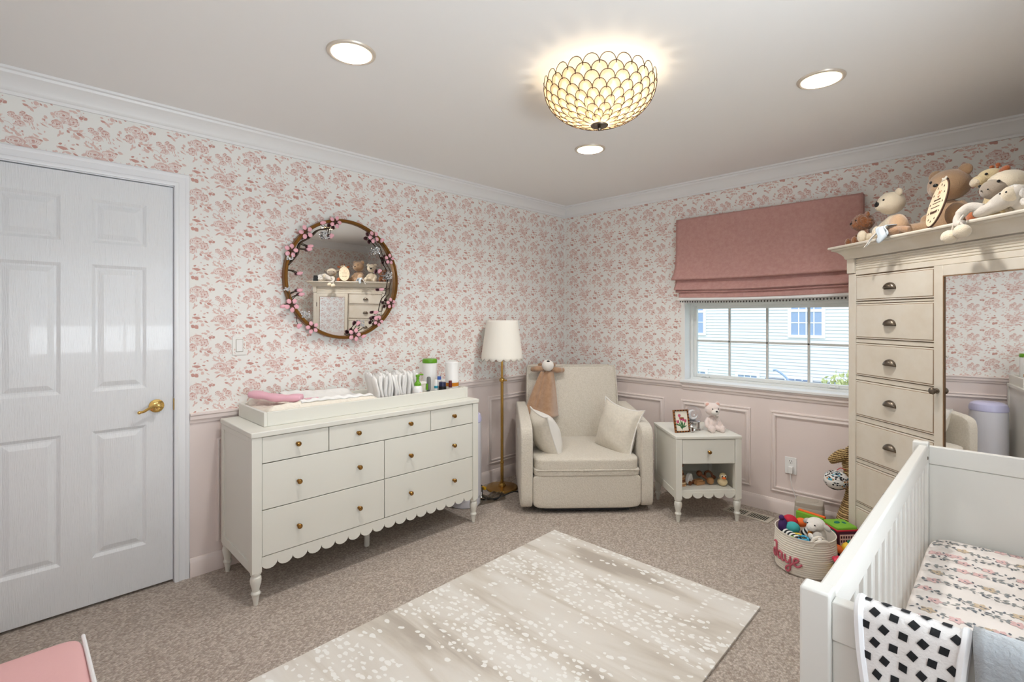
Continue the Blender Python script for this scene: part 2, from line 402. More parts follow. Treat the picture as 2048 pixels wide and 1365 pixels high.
# ================================================================== WALLPAPER (a repeat of roses and leaves, part of each wall's mesh)
PU, PV = .262, .2565
def tile_polys():
    out = []
    rnd = random.Random(5)
    def blob(x, y, rx, ry, sh, rot=0, n=9, j=.12):
        p = []
        for k in range(n):
            a = 2*pi*k/n; s = 1+rnd.uniform(-j, j); px, py = rx*s*cos(a), ry*s*sin(a)
            p.append((x+px*cos(rot)-py*sin(rot), y+px*sin(rot)+py*cos(rot)))
        out.append((p, sh))
    def leaf(x, y, l, w, rot, sh, k=1.32):
        p = []; l *= k; w *= k*1.05
        for t, s in ((-1,0),(-.55,.75),(0,1),(.5,.7),(1,0),(.5,-.7),(0,-1),(-.55,-.75)):
            px, py = t*l/2, s*w/2+.12*w*(1-t*t); p.append((x+px*cos(rot)-py*sin(rot), y+px*sin(rot)+py*cos(rot)))
        out.append((p, sh))
    def cres(x, y, rx, ry, a0, a1, th, sh, n=7):
        p = []; q = []
        for k in range(n+1):
            t = k/n; a = a0+(a1-a0)*t; h = th*sin(pi*t)*.5
            p.append((x+(rx+h)*cos(a), y+(ry+h)*sin(a))); q.append((x+(rx-h)*cos(a), y+(ry-h)*sin(a)))
        out.append((p+q[::-1][1:-1], sh))
    def rose(x, y, rx, ry, dk=1.):
        rx *= 1.2; ry *= 1.22
        for k in range(7):
            a = 2*pi*k/7+rnd.uniform(-.2, .2)
            blob(x+rx*.62*cos(a), y+ry*.62*sin(a), rx*.42, ry*.42, 0, a, 8)
        blob(x, y, rx*.7, ry*.7, 0)
        for ring, nn in ((1.0,6),(.72,5),(.45,4)):
            for k in range(nn):
                a = 2*pi*k/nn+rnd.uniform(-.3, .3)+ring*2
                cres(x, y, rx*ring*.92, ry*ring*.92, a, a+2*pi/nn*rnd.uniform(.65, .95), min(rx, ry)*rnd.uniform(.13, .27)*dk, 2 if rnd.random() < .3 else 1)
        blob(x+rx*.05, y, rx*.2, ry*.22, 2); cres(x, y, rx*.8, ry*.8, 3.6, 5.9, min(rx, ry)*.42*dk, 1)
    def sprig(x, y, n=4, sp=24, l=40):
        for k in range(n):
            a = 2*pi*k/n+rnd.uniform(-.5, .5); leaf(x+sp*cos(a), y+sp*sin(a), l*rnd.uniform(.7, 1.1), l*.42, a+rnd.uniform(-.3, .3), rnd.choice((1,1,2)))
    def stem(pts):
        for (x0,y0),(x1,y1) in zip(pts, pts[1:]):
            d = sqrt((x1-x0)**2+(y1-y0)**2); nx, ny = -(y1-y0)/d*2.6, (x1-x0)/d*2.6
            out.append(([(x0+nx,y0+ny),(x0-nx,y0-ny),(x1-nx,y1-ny),(x1+nx,y1+ny)], 1))
    for cx, cy, cr in ((120,120,140),(280,265,120),(550,215,140),(470,410,110),(590,560,190),(700,745,130),(130,560,140),(870,640,70),(840,200,70),(330,20,70)):
        for k in range(int(cr/8)):
            a = rnd.uniform(0, 6.28); r = cr*sqrt(rnd.random()); leaf(cx+r*cos(a), cy+.75*r*sin(a), rnd.uniform(30,56), rnd.uniform(14,26), a+rnd.uniform(-.9,.9), rnd.choice((0,0,0,1)), 1.)
    # tile drawn in a 915 x 812 frame, y downwards
    rose(120,45,92,52); rose(240,118,64,52); rose(45,192,58,54); rose(130,140,28,20)
    for a in ((205,225,60,26,.2),(270,232,60,28,-.3),(182,262,42,24,.9),(330,222,50,24,-.8),(348,288,62,28,.5),(288,322,60,40,.8),(315,268,60,34,.2),(255,290,40,22,1.2)): leaf(*a[:2], a[2], a[3], a[4], rnd.choice((1,1,2)))
    sprig(85,318,3,26,48); stem([(370,280),(430,292),(478,335)]); stem([(512,235),(488,300),(478,370)])
    rose(462,180,40,34); rose(580,140,34,30,1.2); rose(640,200,50,46,1.1); rose(552,280,46,32,1.2); rose(520,215,34,30)
    for k in range(9): leaf(690+rnd.uniform(-45,60), 285+rnd.uniform(-40,45), 34, 9, rnd.uniform(.6,1.5), 1)
    for a in ((482,388,70,26,.4),(532,432,70,30,.5),(412,415,60,22,.7),(440,432,40,16,.3),(370,555,60,30,-.5),(452,632,80,28,.05),(538,690,84,34,.25),(470,690,70,18,-.5),(690,706,150,24,-.05),(730,765,54,44,.3),(782,772,30,18,.8),(835,776,46,30,.7),(620,570,60,40,.3),(712,562,56,34,.2)): leaf(*a[:2], a[2], a[3], a[4], rnd.choice((1,1,2)))
    rose(500,530,96,52,.8); rose(690,490,84,50,.9); rose(622,620,60,46,1.1); rose(540,590,40,26,.8)
    for a in ((120,510,100,34,.15),(180,565,66,26,.2),(270,578,56,20,.4),(212,628,46,40,.8),(60,650,62,44,.4),(118,662,60,50,1.0),(20,588,44,26,.5),(85,455,40,22,-.4),(230,500,50,18,.2),(300,650,60,10,.6)): leaf(*a[:2], a[2], a[3], a[4], rnd.choice((1,1,2)))
    for a in ((240,440,38,18,-.3),(292,425,34,16,.3),(835,120,42,32,.8),(915,55,48,36,.5),(820,165,30,16,1.2),(830,245,70,9,.5),(800,235,60,8,.6),(835,435,60,30,.3),(782,460,40,20,.4),(728,405,66,18,.5),(258,775,60,26,.3),(300,740,54,28,.5),(212,770,40,20,0),(335,30,50,36,-.2),(395,30,34,40,.9),(366,5,36,18,.4),(610,10,56,24,.2),(680,55,56,26,.9),(650,30,46,24,.4),(712,20,46,20,-.4),(852,668,66,34,.3),(795,650,30,46,.2),(902,690,36,18,.5),(450,705,60,18,-.6),(185,395,20,16,0),(575,380,22,16,0),(770,370,44,16,.2),(822,330,16,22,0),(900,740,30,14,.4),(365,762,16,12,0)): leaf(*a[:2], a[2], a[3], a[4], rnd.choice((1,1,2)))
    res = []
    for p, sh in out: res.append(([((x-120)/915*PU, -(y-45)/812*PV) for x, y in p], sh))
    return res
TILE = tile_polys()
def paper(mb, u0, u1, z0, z1, au, az, fn, holes=()):
    i0 = int((u0-au)/PU)-2; i1 = int((u1-au)/PU)+2; j0 = int((z0-az)/PV)-2; j1 = int((z1-az)/PV)+2
    for i in range(i0, i1+1):
        for j in range(j0, j1+1):
            ou, oz = au+i*PU, az+j*PV
            for n, (p, sh) in enumerate(TILE):
                q = [(ou+a, oz+b) for a, b in p]
                if min(a for a, b in q) < u0 or max(a for a, b in q) > u1 or min(b for a, b in q) < z0 or max(b for a, b in q) > z1: continue
                if any(max(a for a, b in q) > h[0] and min(a for a, b in q) < h[1] and max(b for a, b in q) > h[2] and min(b for a, b in q) < h[3] for h in holes): continue
                off = .0003+.0002*sh+.00000035*n
                mb.add([fn(a, b, off) for a, b in q], [tuple(range(len(q)))], 2+sh)
WALLM = ['paper', 'pink_paint', 'paper_light', 'paper_mid', 'paper_dark']
RZL = .826                                           # wallpaper meets the dado here (behind the chair rail)
def wall(name, u0, u1, fn, th, holes, deco, au=0, az=0):
    # fn(u,z,off): a point on the wall face moved OFF into the room
    mb = MB()
    us = sorted({u0, u1} | {h[0] for h in holes} | {h[1] for h in holes}); zs = sorted({-.05, RZL, HT+.1} | {h[2] for h in holes} | {h[3] for h in holes})
    inside = lambda u, z: any(h[0] < u < h[1] and h[2] < z < h[3] for h in holes)
    for a, b in zip(us, us[1:]):
        for c, d in zip(zs, zs[1:]):
            if inside((a+b)/2, (c+d)/2): continue
            mi = 0 if (c+d)/2 > RZL else 1
            v = [fn(p, q, o) for o in (0, -th) for p, q in ((a,c),(b,c),(b,d),(a,d))]
            mb.add(v, [(0,1,2,3),(7,6,5,4),(0,4,5,1),(1,5,6,2),(2,6,7,3),(3,7,4,0)], mi)
    if deco: paper(mb, u0, u1, RZL, HT-.05, au, az, fn, [(h[0]-.02, h[1]+.02, h[2]-.05, h[3]) for h in holes])
    return struct(name, mb, WALLM, smooth=0)
WO = (1.205, 2.345, .85, 1.50)                       # window opening
DO = (-3.93, -3.17, -.06, 2.03)                      # door opening
wall('wall_left', -L, 0, lambda u, z, o: (o, u, z), .14, [DO], True, -2.809, 2.015)
wall('wall_right', 0, W, lambda u, z, o: (u, -o, z), .2, [WO], True, 1.929, 2.242)
W2 = (2.15, 3.70, .95, 2.0)
wall('wall_near', 0, L, lambda u, z, o: (W-o, -u, z), .2, [W2], True, .1, 2.0)
wall('wall_rear', 0, W, lambda u, z, o: (W-u, -L+o, z), .14, [], True, .1, 2.0)

mb = MB(); mb.box((-.2,-L-.2,-.1),(W+.2,.25,0)); struct('floor', mb, 'carpet', smooth=0)
# ceiling with four round openings for the downlights
CANS = [(1.187,-2.808), (2.442,-1.245), (1.185,-1.223)]
mb = MB(); xs = [-.14, 1.03, 1.34, 2.285, 2.6, W+.14]; ys = [-L-.14, -2.965, -2.645, -1.4, -1.07, .2]
for a, b in zip(xs, xs[1:]):
    for c, d in zip(ys, ys[1:]):
        hit = [p for p in CANS if a < p[0] < b and c < p[1] < d]
        if not hit: mb.box((a,c,HT),(b,d,HT+.02)); continue
        cx, cy = hit[0]; n = 48; v = []
        for k in range(n):
            t = 2*pi*k/n; x, y = cos(t), sin(t); v.append((cx+.08*x, cy+.08*y, HT))
            s = min(((b if x > 0 else a)-cx)/x if abs(x) > 1e-9 else 9, ((d if y > 0 else c)-cy)/y if abs(y) > 1e-9 else 9); v.append((cx+s*x, cy+s*y, HT))
        f = [(2*k, 2*k+1, (2*k+3) % (2*n), (2*k+2) % (2*n)) for k in range(n)]
        for X, Y in ((a,c),(b,c),(b,d),(a,d)):
            k = max(range(n), key=lambda k: -abs((math.atan2(Y-cy, X-cx)-2*pi*k/n+pi) % (2*pi)-pi))
            t = math.atan2(Y-cy, X-cx) % (2*pi); k0 = int(t/(2*pi)*n) % n; o = len(v); v.append((X,Y,HT)); f.append((2*k0+1, o, (2*k0+3) % (2*n)))
        mb.add(v, f)
struct('ceiling', mb, 'ceiling_paint', smooth=0)
mb = MB(); mb.box((-.2,-L-.2,HT+.2),(W+.2,.25,HT+.3)); struct('ceiling_slab', mb, 'ceiling_paint', smooth=0)

# mouldings that run along the walls: rectangle of room corners, mitred
def run(name, prof, mats, segs, z):
    # prof: (out from wall, height) pairs; segs: list of wall polylines [(x,y)...] with inward normals found by mitre
    for pts in segs:
        P = [Vector((x, y, z)) for x, y in pts]; N = len(P)
        def fr(i):
            ns = []
            for a, b in ((i-1, i), (i, i+1)):
                if a >= 0 and b < N: d = (P[b]-P[a]).normalized(); ns.append(Vector((d.y, -d.x, 0)))
            m = ns[0] if len(ns) == 1 else (ns[0]+ns[1])/(1+ns[0].dot(ns[1]))
            return m, Vector((0,0,1))
        mb = MB(); mb.sweep(P, prof, fr); struct(name, mb, mats, smooth=35)
CROWN = [(0,-.095),(.012,-.095),(.014,-.082),(.020,-.078),(.024,-.068),(.034,-.045),(.055,-.028),(.066,-.022),(.070,-.012),(.086,-.010),(.088,0),(0,0)]
run('trim_1', CROWN, 'white_trim', [[(0,-L),(0,0),(W,0),(W,-L)]], HT)
RAIL = [(0,-.028),(.008,-.026),(.010,-.014),(.017,-.006),(.018,.012),(.024,.018),(.024,.027),(0,.028)]
run('trim_2', RAIL, 'pink_trim', [[(0,-3.105),(0,0),(1.195,0)]], .828)
run('trim_3', RAIL, 'pink_trim', [[(1.195,0),(2.355,0)]], .8185)
run('trim_4', RAIL, 'pink_trim', [[(2.355,0),(W,0),(W,-L)]], .828)
BASE = [(0,0),(.016,0),(.016,.072),(.012,.082),(.006,.094),(0,.096)]
run('baseboard_left', BASE, 'pink_trim', [[(0,-3.105),(0,-.0)]], 0)
run('baseboard_right', BASE, 'pink_trim', [[(0,0),(W,0)]], 0)
run('baseboard_near', BASE, 'pink_trim', [[(W,0),(W,-L)]], 0)
# picture-frame panel mouldings on the dado
PAN = [(0,0),(.004,.010),(.011,.012),(.015,.006),(.022,.008),(.030,.014),(.036,.012),(.038,0)]
k = 5
for (fn, a, b) in ((lambda u, z, o: Vector((o, u, z)), -2.98, -2.12), (lambda u, z, o: Vector((o, u, z)), -1.98, -1.14), (lambda u, z, o: Vector((o, u, z)), -1.007, -.14),
                   (lambda u, z, o: Vector((u, -o, z)), .15, 1.04), (lambda u, z, o: Vector((u, -o, z)), 1.18, 1.712), (lambda u, z, o: Vector((u, -o, z)), 1.842, 2.40), (lambda u, z, o: Vector((u, -o, z)), 2.53, 3.4)):
    z0, z1 = .145, .708; C4 = [(a,z0),(b,z0),(b,z1),(a,z1)]; IN = [(1,1),(-1,1),(-1,-1),(1,-1)]
    mb = MB()
    def fr(i): return fn(IN[i][0], IN[i][1], 0)-fn(0,0,0), fn(0,0,1)-fn(0,0,0)
    mb.sweep([fn(u, z, 0) for u, z in C4], PAN, fr, closed=True); struct('trim_%d' % k, mb, 'pink_trim', smooth=35); k += 1

# ------------------------------------------------------------------ door 1 (left wall)
d1 = bpy.data.objects.new('door_1', None); COL.objects.link(d1); d1['kind'] = 'structure'; ROOT['door_1'] = Matrix.Identity(4)
mb = MB(); F0 = -.008; y0, y1, z0, z1 = -3.923, -3.176, .014, 2.022
ycut = [y0, -3.811, -3.603, -3.495, -3.287, y1]; zcut = [z0, .228, .822, 1.007, 1.605, 1.707, 1.912, z1]
for i in range(5):
    for j in range(7):
        a, b, c, d = ycut[i], ycut[i+1], zcut[j], zcut[j+1]
        if i in (1,3) and j in (1,3,5):
            rg = [(0,0),(.014,-.009),(.022,-.009),(.044,-.001)]; v = []
            for ins, dx in rg: v += [(F0+dx,a+ins,c+ins),(F0+dx,b-ins,c+ins),(F0+dx,b-ins,d-ins),(F0+dx,a+ins,d-ins)]
            f = [(4*r+q, 4*r+(q+1) % 4, 4*r+4+(q+1) % 4, 4*r+4+q) for r in range(3) for q in range(4)]+[(12,13,14,15)]; mb.add(v, f)
        else: mb.add([(F0,a,c),(F0,b,c),(F0,b,d),(F0,a,d)], [(0,1,2,3)])
mb.add([(F0,y0,z0),(F0,y1,z0),(F0,y1,z1),(F0,y0,z1),(-.05,y0,z0),(-.05,y1,z0),(-.05,y1,z1),(-.05,y0,z1)], [(0,4,5,1),(1,5,6,2),(2,6,7,3),(3,7,4,0),(7,6,5,4)])
struct('door_slab', mb, 'door_paint', d1, smooth=0)
CAS = [(0,0),(0,.012),(.008,.016),(.016,.016),(.020,.012),(.046,.010),(.052,.014),(.062,.014),(.066,.010),(.066,0)]
mb = MB(); P = [Vector((0,-3.172,0)), Vector((0,-3.172,2.03)), Vector((0,-3.932,2.03)), Vector((0,-3.932,0))]
OUT = [Vector((0,1,0)), Vector((0,1,1)), Vector((0,-1,1)), Vector((0,-1,0))]
mb.sweep(P, CAS, lambda i: (OUT[i], Vector((1,0,0)))); struct('casing', mb, 'casing_paint', d1, smooth=35)
mb = MB(); mb.box((-.14,-3.174,0),(0,-3.160,2.045)); mb.box((-.14,-3.945,0),(0,-3.926,2.045)); mb.box((-.14,-3.93,2.026),(0,-3.17,2.045)); mb.box((-.06,-3.93,0),(-.045,-3.17,2.03)); struct('jamb', mb, 'casing_paint', d1, smooth=0)
hz = .912
h = MB(); h.lathe([(0,0),(.026,0),(.033,.003),(.032,.008),(.026,.011),(.014,.013),(.011,.018),(.011,.040),(.014,.044),(.012,.052),(0,.054)], 32, T(F0,-3.246,hz) @ RY(pi/2))
ho = build('handle', h, 'brass_bright', d1, label='polished brass lever handle')
h = MB(); pts = spline([(F0+.047,-3.246,hz),(F0+.05,-3.262,hz+.006),(F0+.05,-3.285,hz-.004),(F0+.05,-3.305,hz-.016),(F0+.048,-3.318,hz-.018)], 6)
h.tube(pts, [.0085-.003*i/(len(pts)-1) for i in range(len(pts))], 10); h.ell((F0+.047,-3.322,hz-.019), .0085); build('lever', h, 'brass_bright', ho)
h = MB(); h.box((F0+.002,-3.1755,hz-.03),(F0+.010,-3.168,hz+.03)); build('strike_plate', h, 'brass_bright', d1, bevel=.002)

# ------------------------------------------------------------------ window 1 (right wall)
w1 = bpy.data.objects.new('window_1', None); COL.objects.link(w1); w1['kind'] = 'structure'; ROOT['window_1'] = Matrix.Identity(4)
def rectframe(mb, x0, x1, z0, z1, w, ya, yb):
    mb.box((x0,ya,z0),(x0+w,yb,z1)); mb.box((x1-w,ya,z0),(x1,yb,z1)); mb.box((x0+w,ya,z0),(x1-w,yb,z0+w)); mb.box((x0+w,ya,z1-w),(x1-w,yb,z1))
mb = MB(); rectframe(mb, 1.213, 2.337, .862, 1.47, .020, .095, .175); struct('frame', mb, 'sash', w1, bevel=.002)
mb = MB(); rectframe(mb, 1.228, 2.322, .882, 1.452, .026, .118, .150); struct('sash', mb, 'sash', w1, bevel=.003)
mb = MB()
for x in (1.509, 1.78, 2.048): mb.box((x-.008,.124,.9),(x+.008,.138,1.44))
mb.box((1.24,.124,1.164),(2.31,.138,1.180)); struct('muntin', mb, 'muntin', w1, bevel=.002)
mb = MB(); mb.box((1.24,.140,.9),(2.31,.144,1.435)); struct('pane', mb, 'pane', w1, smooth=0)
for x in (1.33, 2.20):
    mb = MB(); mb.box((x-.03,.098,.884),(x+.03,.12,.900)); mb.box((x-.022,.085,.893),(x+.01,.1,.898)); struct('latch', mb, 'sash', w1, bevel=.002)
mb = MB(); mb.box((1.185,-.036,.846),(2.365,.0,.866)); mb.box((1.2055,0,.8505),(2.3445,.18,.866)); struct('windowsill', mb, 'white_trim', w1, bevel=.004)
mb = MB(); mb.box((1.205,.0,.866),(1.213,.19,1.5)); mb.box((2.337,.0,.866),(2.345,.19,1.5)); mb.box((1.213,0,1.47),(2.337,.19,1.5)); struct('reveal', mb, 'white_trim', w1, smooth=0)
# ------------------------------------------------------------------ window 2 (near wall, beside the camera)
w2 = bpy.data.objects.new('window_2', None); COL.objects.link(w2); w2['kind'] = 'structure'; ROOT['window_2'] = Matrix.Identity(4)
mb = MB()
for a, b in (((W,-3.70,.95),(W+.12,-3.65,2.0)),((W,-2.20,.95),(W+.12,-2.15,2.0)),((W,-3.65,.95),(W+.12,-2.20,1.0)),((W,-3.65,1.95),(W+.12,-2.20,2.0)),((W+.06,-3.65,1.46),(W+.1,-2.20,1.50)),((W+.07,-2.93,1.0),(W+.09,-2.91,1.95))): mb.box(a, b)
struct('frame', mb, 'sash', w2, bevel=.003)
mb = MB(); mb.box((W+.08,-3.65,1.0),(W+.084,-2.20,1.95)); struct('pane', mb, 'pane', w2, smooth=0)

# ------------------------------------------------------------------ outside: the house across, its windows, a tree
hs = thing('neighbour_house', 'pale house with horizontal siding seen through the window', 'house', (4, 13, -2.9))
mb = MB(); z = -2.9
while z < 4.2:
    mb.add([(-12,13-.03,z),(9,13-.03,z),(9,13,z+.1),(-12,13,z+.1)], [(0,1,2,3)]); mb.add([(-12,13,z),(9,13,z),(9,13-.022,z),(-12,13-.022,z)], [(0,1,2,3)]); z += .1
mb.box((-12,13.01,-2.9),(9,13.3,4.2)); build('siding_wall', mb, 'siding', hs, True, smooth=0)
def hwin(x0, x1, z0, z1, nx, nz):
    y = 12.96
    m = MB(); rectframe(m, x0-.09, x1+.09, z0-.09, z1+.09, .09, y-.03, y+.03); f = build('window', m, 'house_trim', hs, True, smooth=0)
    m = MB(); m.box((x0,y+.0,z0),(x1,y+.02,z1)); build('pane', m, 'house_glass', f, True, smooth=0)
    m = MB()
    for i in range(1, nx): m.box((x0+(x1-x0)*i/nx-.015,y-.01,z0),(x0+(x1-x0)*i/nx+.015,y,z1))
    for j in range(1, nz): m.box((x0,y-.012,z0+(z1-z0)*j/nz-.015),(x1,y-.002,z0+(z1-z0)*j/nz+.015))
    m.box((x0,y-.02,(z0+z1)/2-.04),(x1,y,(z0+z1)/2+.04)); build('glazing_bar', m, 'house_trim', f, True, smooth=0)

hwin(-1.66, -.85, .84, 2.3, 4, 4); hwin(-5.2, -4.39, .84, 2.3, 4, 4)
for x in (-4.9, -3.23, -1.75, -.55): hwin(x, x+.58, -1.7, -.5, 3, 3)
m = MB(); m.add([(-2.4,11.6,-.95),(.6,11.6,-.95),(.6,13,-.53),(-2.4,13,-.53),(-2.4,11.6,-1.05),(.6,11.6,-1.05),(.6,13,-1.05),(-2.4,13,-1.05)], [(0,1,2,3),(4,7,6,5),(0,4,5,1),(1,5,6,2),(3,2,6,7),(0,3,7,4)])
build('porch_roof', m, 'roof_grey', hs, True, smooth=0)
m = MB(); m.box((-12.4,12.4,4.2),(9.4,13.5,4.45)); build('eave', m, 'house_trim', hs, True, smooth=0)
mb = MB(); mb.box((-14,.6,-3.0),(14,16,-2.9)); struct('ground_outside', mb, 'lawn', smooth=0)
tr = thing('garden_tree', 'small pale leafy tree outside the window at its right side', 'tree', (.72, 8, -2.9))
m = MB(); m.tube(spline([(0,0,0),(.03,.02,1.2),(-.02,0,2.2),(.02,0,2.9)], 5), [.06-.045*i/15 for i in range(16)], 8)
for a in range(7): m.tube([(0,0,2.3+.06*a),(.28*cos(a*2.1),.28*sin(a*2.1),2.6+.08*a)], [.015,.006], 6)
build('trunk', m, 'tree_bark', tr)
m = MB(); rn = random.Random(3)
for k in range(420):
    a, b, r = rn.uniform(0, 2*pi), rn.uniform(-1, 1), rn.uniform(.15, .5)
    p = Vector((r*cos(a)*sqrt(1-b*b), r*sin(a)*sqrt(1-b*b), 2.82+r*b*.75)); X = Matrix.Translation(p) @ Euler((rn.uniform(0,6),rn.uniform(0,6),rn.uniform(0,6))).to_matrix().to_4x4()
    m.add([(-.05,0,0),(0,.026,.006),(.05,0,0),(0,-.026,.006)], [(0,1,2,3)], 0, X)
build('foliage', m, 'tree_leaf', tr, smooth=0)
m = MB(); m.tube(spline([(-.30,8,-2.9),(-.30,8,-.3),(-.34,8,.02),(-.55,8,.2),(-.63,8,.2)], 6), .022, 8)
tag(build('bent_pole', m, 'house_glass'), 'dark bent pole standing outside below the window', 'pole')

mb = MB(); mb.box((-.3,-L-2.8,HT+.12),(W+3.0,-L-.15,HT+.19)); mb.box((W+.25,-L-.15,HT+.12),(W+3.0,.3,HT+.19)); struct('sun_blocker', mb, 'house_trim', smooth=0)  # unseen slabs added outside to keep direct sun out of the room
# ================================================================== TURNED LEG, KNOB (shared shapes)
def turned_leg(x, y, h=.155, s=1.):
    m = MB(); m.lathe([(r*s, z*h/.155) for r, z in ((.0,0),(.010,0),(.0125,.02),(.0165,.046),(.0205,.050),(.0215,.056),(.0195,.061),(.0155,.066),(.0175,.080),(.0235,.102),(.0255,.118),(.0235,.132),(.0185,.138),(.0185,.141),(.0235,.145),(.0245,.150),(.0245,.1555),(0,.1555))], 24, T(x, y, 0)); return m
def knob_mb(o, ax):
    # a small round knob on a neck; ax: matrix turning +Z into the outward direction
    m = MB(); m.lathe([(0,0),(.008,0),(.008,.002),(.0045,.005),(.0045,.010),(.009,.014),(.0125,.019),(.0125,.023),(.009,.028),(.004,.0295),(0,.030)], 20, T(*o) @ ax); return m
# ================================================================== DRESSER
dr = thing('dresser', 'wide cream dresser with scalloped skirt and brass knobs against floral wall', 'dresser', (.29, -2.272, 0))
FX, Y0, Y1 = .535, -2.97, -1.575
m = MB()
for ya, yb in ((Y0, Y0+.02), (Y1-.02, Y1)):
    m.box((.055, ya+(.006 if ya == Y0 else 0), .19), (.50, yb-(.006 if yb == Y1 else 0), .79))
for yy in (Y0, Y1-.045):
    m.box((FX-.045, yy, .155), (FX, yy+.045, .79)); m.box((.05, yy, .155), (.09, yy+.045, .79))
m.box((.09, Y0, .155), (FX-.045, Y0+.02, .20)); m.box((.09, Y0, .765), (FX-.045, Y0+.02, .79))
m.box((.09, Y1-.02, .155), (FX-.045, Y1, .20)); m.box((.055, Y0+.02, .19), (.065, Y1-.02, .79)); m.box((.065, Y0+.02, .195), (FX-.03, Y1-.02, .21))
build('carcass', m, 'cream_lacquer', dr, True, bevel=.0015)
m = MB(); m.box((FX-.03, Y0+.045, .205), (FX-.022, Y1-.045, .79)); build('drawer_recess', m, 'dark_gap', dr, True, smooth=0)
m = MB(); m.box((.045, Y0-.004, .791), (FX+.006, Y1+.004, .817)); build('top', m, 'cream_lacquer', dr, True, bevel=.004)
def scallop(a, b, n, zt, zc, zb):
    p = [(a, zt)]; w = (b-a)/n
    for i in range(n):
        for k in range(9): t = pi*k/8; p.append((a+w*i+w/2-w/2*cos(t), zc-(zc-zb)*sin(t)))
    return p+[(b, zt)]
X = Matrix(((0,0,1,0),(1,0,0,0),(0,1,0,0),(0,0,0,1)))      # poly (y,z) extruded along x
m = MB(); m.prism(scallop(Y0+.045, Y1-.045, 18, .221, .188, .158), FX-.020, FX-.006, 0, X); build('skirt', m, 'cream_lacquer', dr, True, smooth=0)
for x, y in ((FX-.022, Y0+.024), (FX-.022, Y1-.024), (.074, Y0+.024), (.074, Y1-.024)): build('leg', turned_leg(x, y), 'cream_lacquer', dr, True)
m = MB(); m.lathe([(.014,0),(.016,.004),(.018,.196),(0,.196)], 20, T(.33, -2.272, 0)); build('centre_foot', m, 'cream_lacquer', dr, True)
g = .0022; TOPR = [(-2.925,-2.597,[-2.759]), (-2.597,-1.955,[-2.436,-2.106]), (-1.955,-1.62,[-1.782])]; LOW = [(-2.925,-2.273,[-2.754,-2.430]), (-2.273,-1.62,[-2.105,-1.782])]
for cols, z0, z1, kz in ((TOPR,.663,.790,.733), (LOW,.442,.663,.546), (LOW,.222,.442,.325)):
    for a, b, ks in cols:
        m = MB(); m.box((FX-.022, a+g, z0+g), (FX-.004, b-g, z1-g)); d = build('drawer', m, 'cream_lacquer', dr, True, bevel=.0015)
        for ky in ks: build('knob', knob_mb((FX-.004, ky, kz), RY(pi/2)), 'brass_knob', d, True, label='small round brass knob')
# changing tray on top
ct = thing('changing_tray', 'low cream changing tray lying on top of the dresser', 'tray', (.24, -2.24, .817))
m = MB(); a, b, c, d, z0, z1 = .05, .44, -2.885, -1.585, .8175, .888
for p, q in (((a,c,z0),(b,c+.016,z1)), ((a,d-.016,z0),(b,d,z1)), ((a,c+.016,z0),(a+.016,d-.016,z1)), ((b-.016,c+.016,z0),(b,d-.016,z1)), ((a+.016,c+.016,z0),(b-.016,d-.016,z0+.012))): m.box(p, q)
build('tray_frame', m, 'cream_lacquer', ct, True, bevel=.002)
TZ = .8296
# contoured changing pad
pd = thing('changing_pad', 'cream quilted contoured changing pad in the tray', 'changing pad', (.245, -2.45, TZ))
m = MB()
def padtop(u, v):
    x = .068+.352*u; y = -2.865+.63*v
    e = min(1, sqrt(max(0, 1-abs(2*v-1)**7))); ee = sqrt(max(0, 1-abs(2*u-1)**8))
    s = abs(2*u-1); h = .052+.056*(s**2.2)-.012*max(0, s-.85)/.15
    h *= .35+.65*(e*ee) ; h += .004*sin(u*26)*sin(v*60)*e*ee + .012*(sin(v*5.3)*.5+.5)*(1-u)
    return (x, y, TZ+.002+h)
m.grid(padtop, 40, 70)
n = len(m.v); m.grid(lambda u, v: (padtop(u, v)[0], padtop(u, v)[1], TZ+.001), 40, 70, flip=True)
W_ = 41
for i in range(40): m.f.append((i, i+1, n+i+1, n+i)); m.f.append((70*W_+i+1, 70*W_+i, n+70*W_+i, n+70*W_+i+1)); m.m += [0, 0]
for j in range(70): m.f.append(((j+1)*W_, j*W_, n+j*W_, n+(j+1)*W_)); m.f.append((j*W_+40, (j+1)*W_+40, n+(j+1)*W_+40, n+j*W_+40)); m.m += [0, 0]
build('pad', m, 'pad_quilt', pd, True, smooth=60)
m = MB()
def coverfn(u, v): x, y, z = padtop(.03+.94*u, .28+.66*v); return (x, y, z+.005+.003*sin(u*19+v*7)+.002*sin(v*41))
m.grid(coverfn, 30, 50); build('pad_cover', m, 'white_paper', pd, True, smooth=180, solid=.004)
st = thing('pink_strap', 'pink soft segmented strap lying at the left end of the changing pad', 'strap', (.3, -2.7, .93))
m = MB()
SEG = spline([(.13,-2.850,.944),(.19,-2.81,.938),(.25,-2.76,.926),(.30,-2.705,.924),(.335,-2.655,.926)], 10)
for off in (-.026, 0, .026):
    P = [p+Vector((-.6*off, .8*off*.6, 0)) for p in SEG]; N = len(P)
    m.tube(P, [.019*(.82+.22*sin(pi*3*i/(N-1))**2)*(1 if 0 < i < N-1 else .6) for i in range(N)], 12)
build('strap_body', m, 'pink_vinyl', st, True, smooth=180)
m = MB(); m.box((.345,-2.65,.918),(.37,-2.58,.922)); build('strap_tab', m, 'pink_vinyl', st, True, bevel=.001)
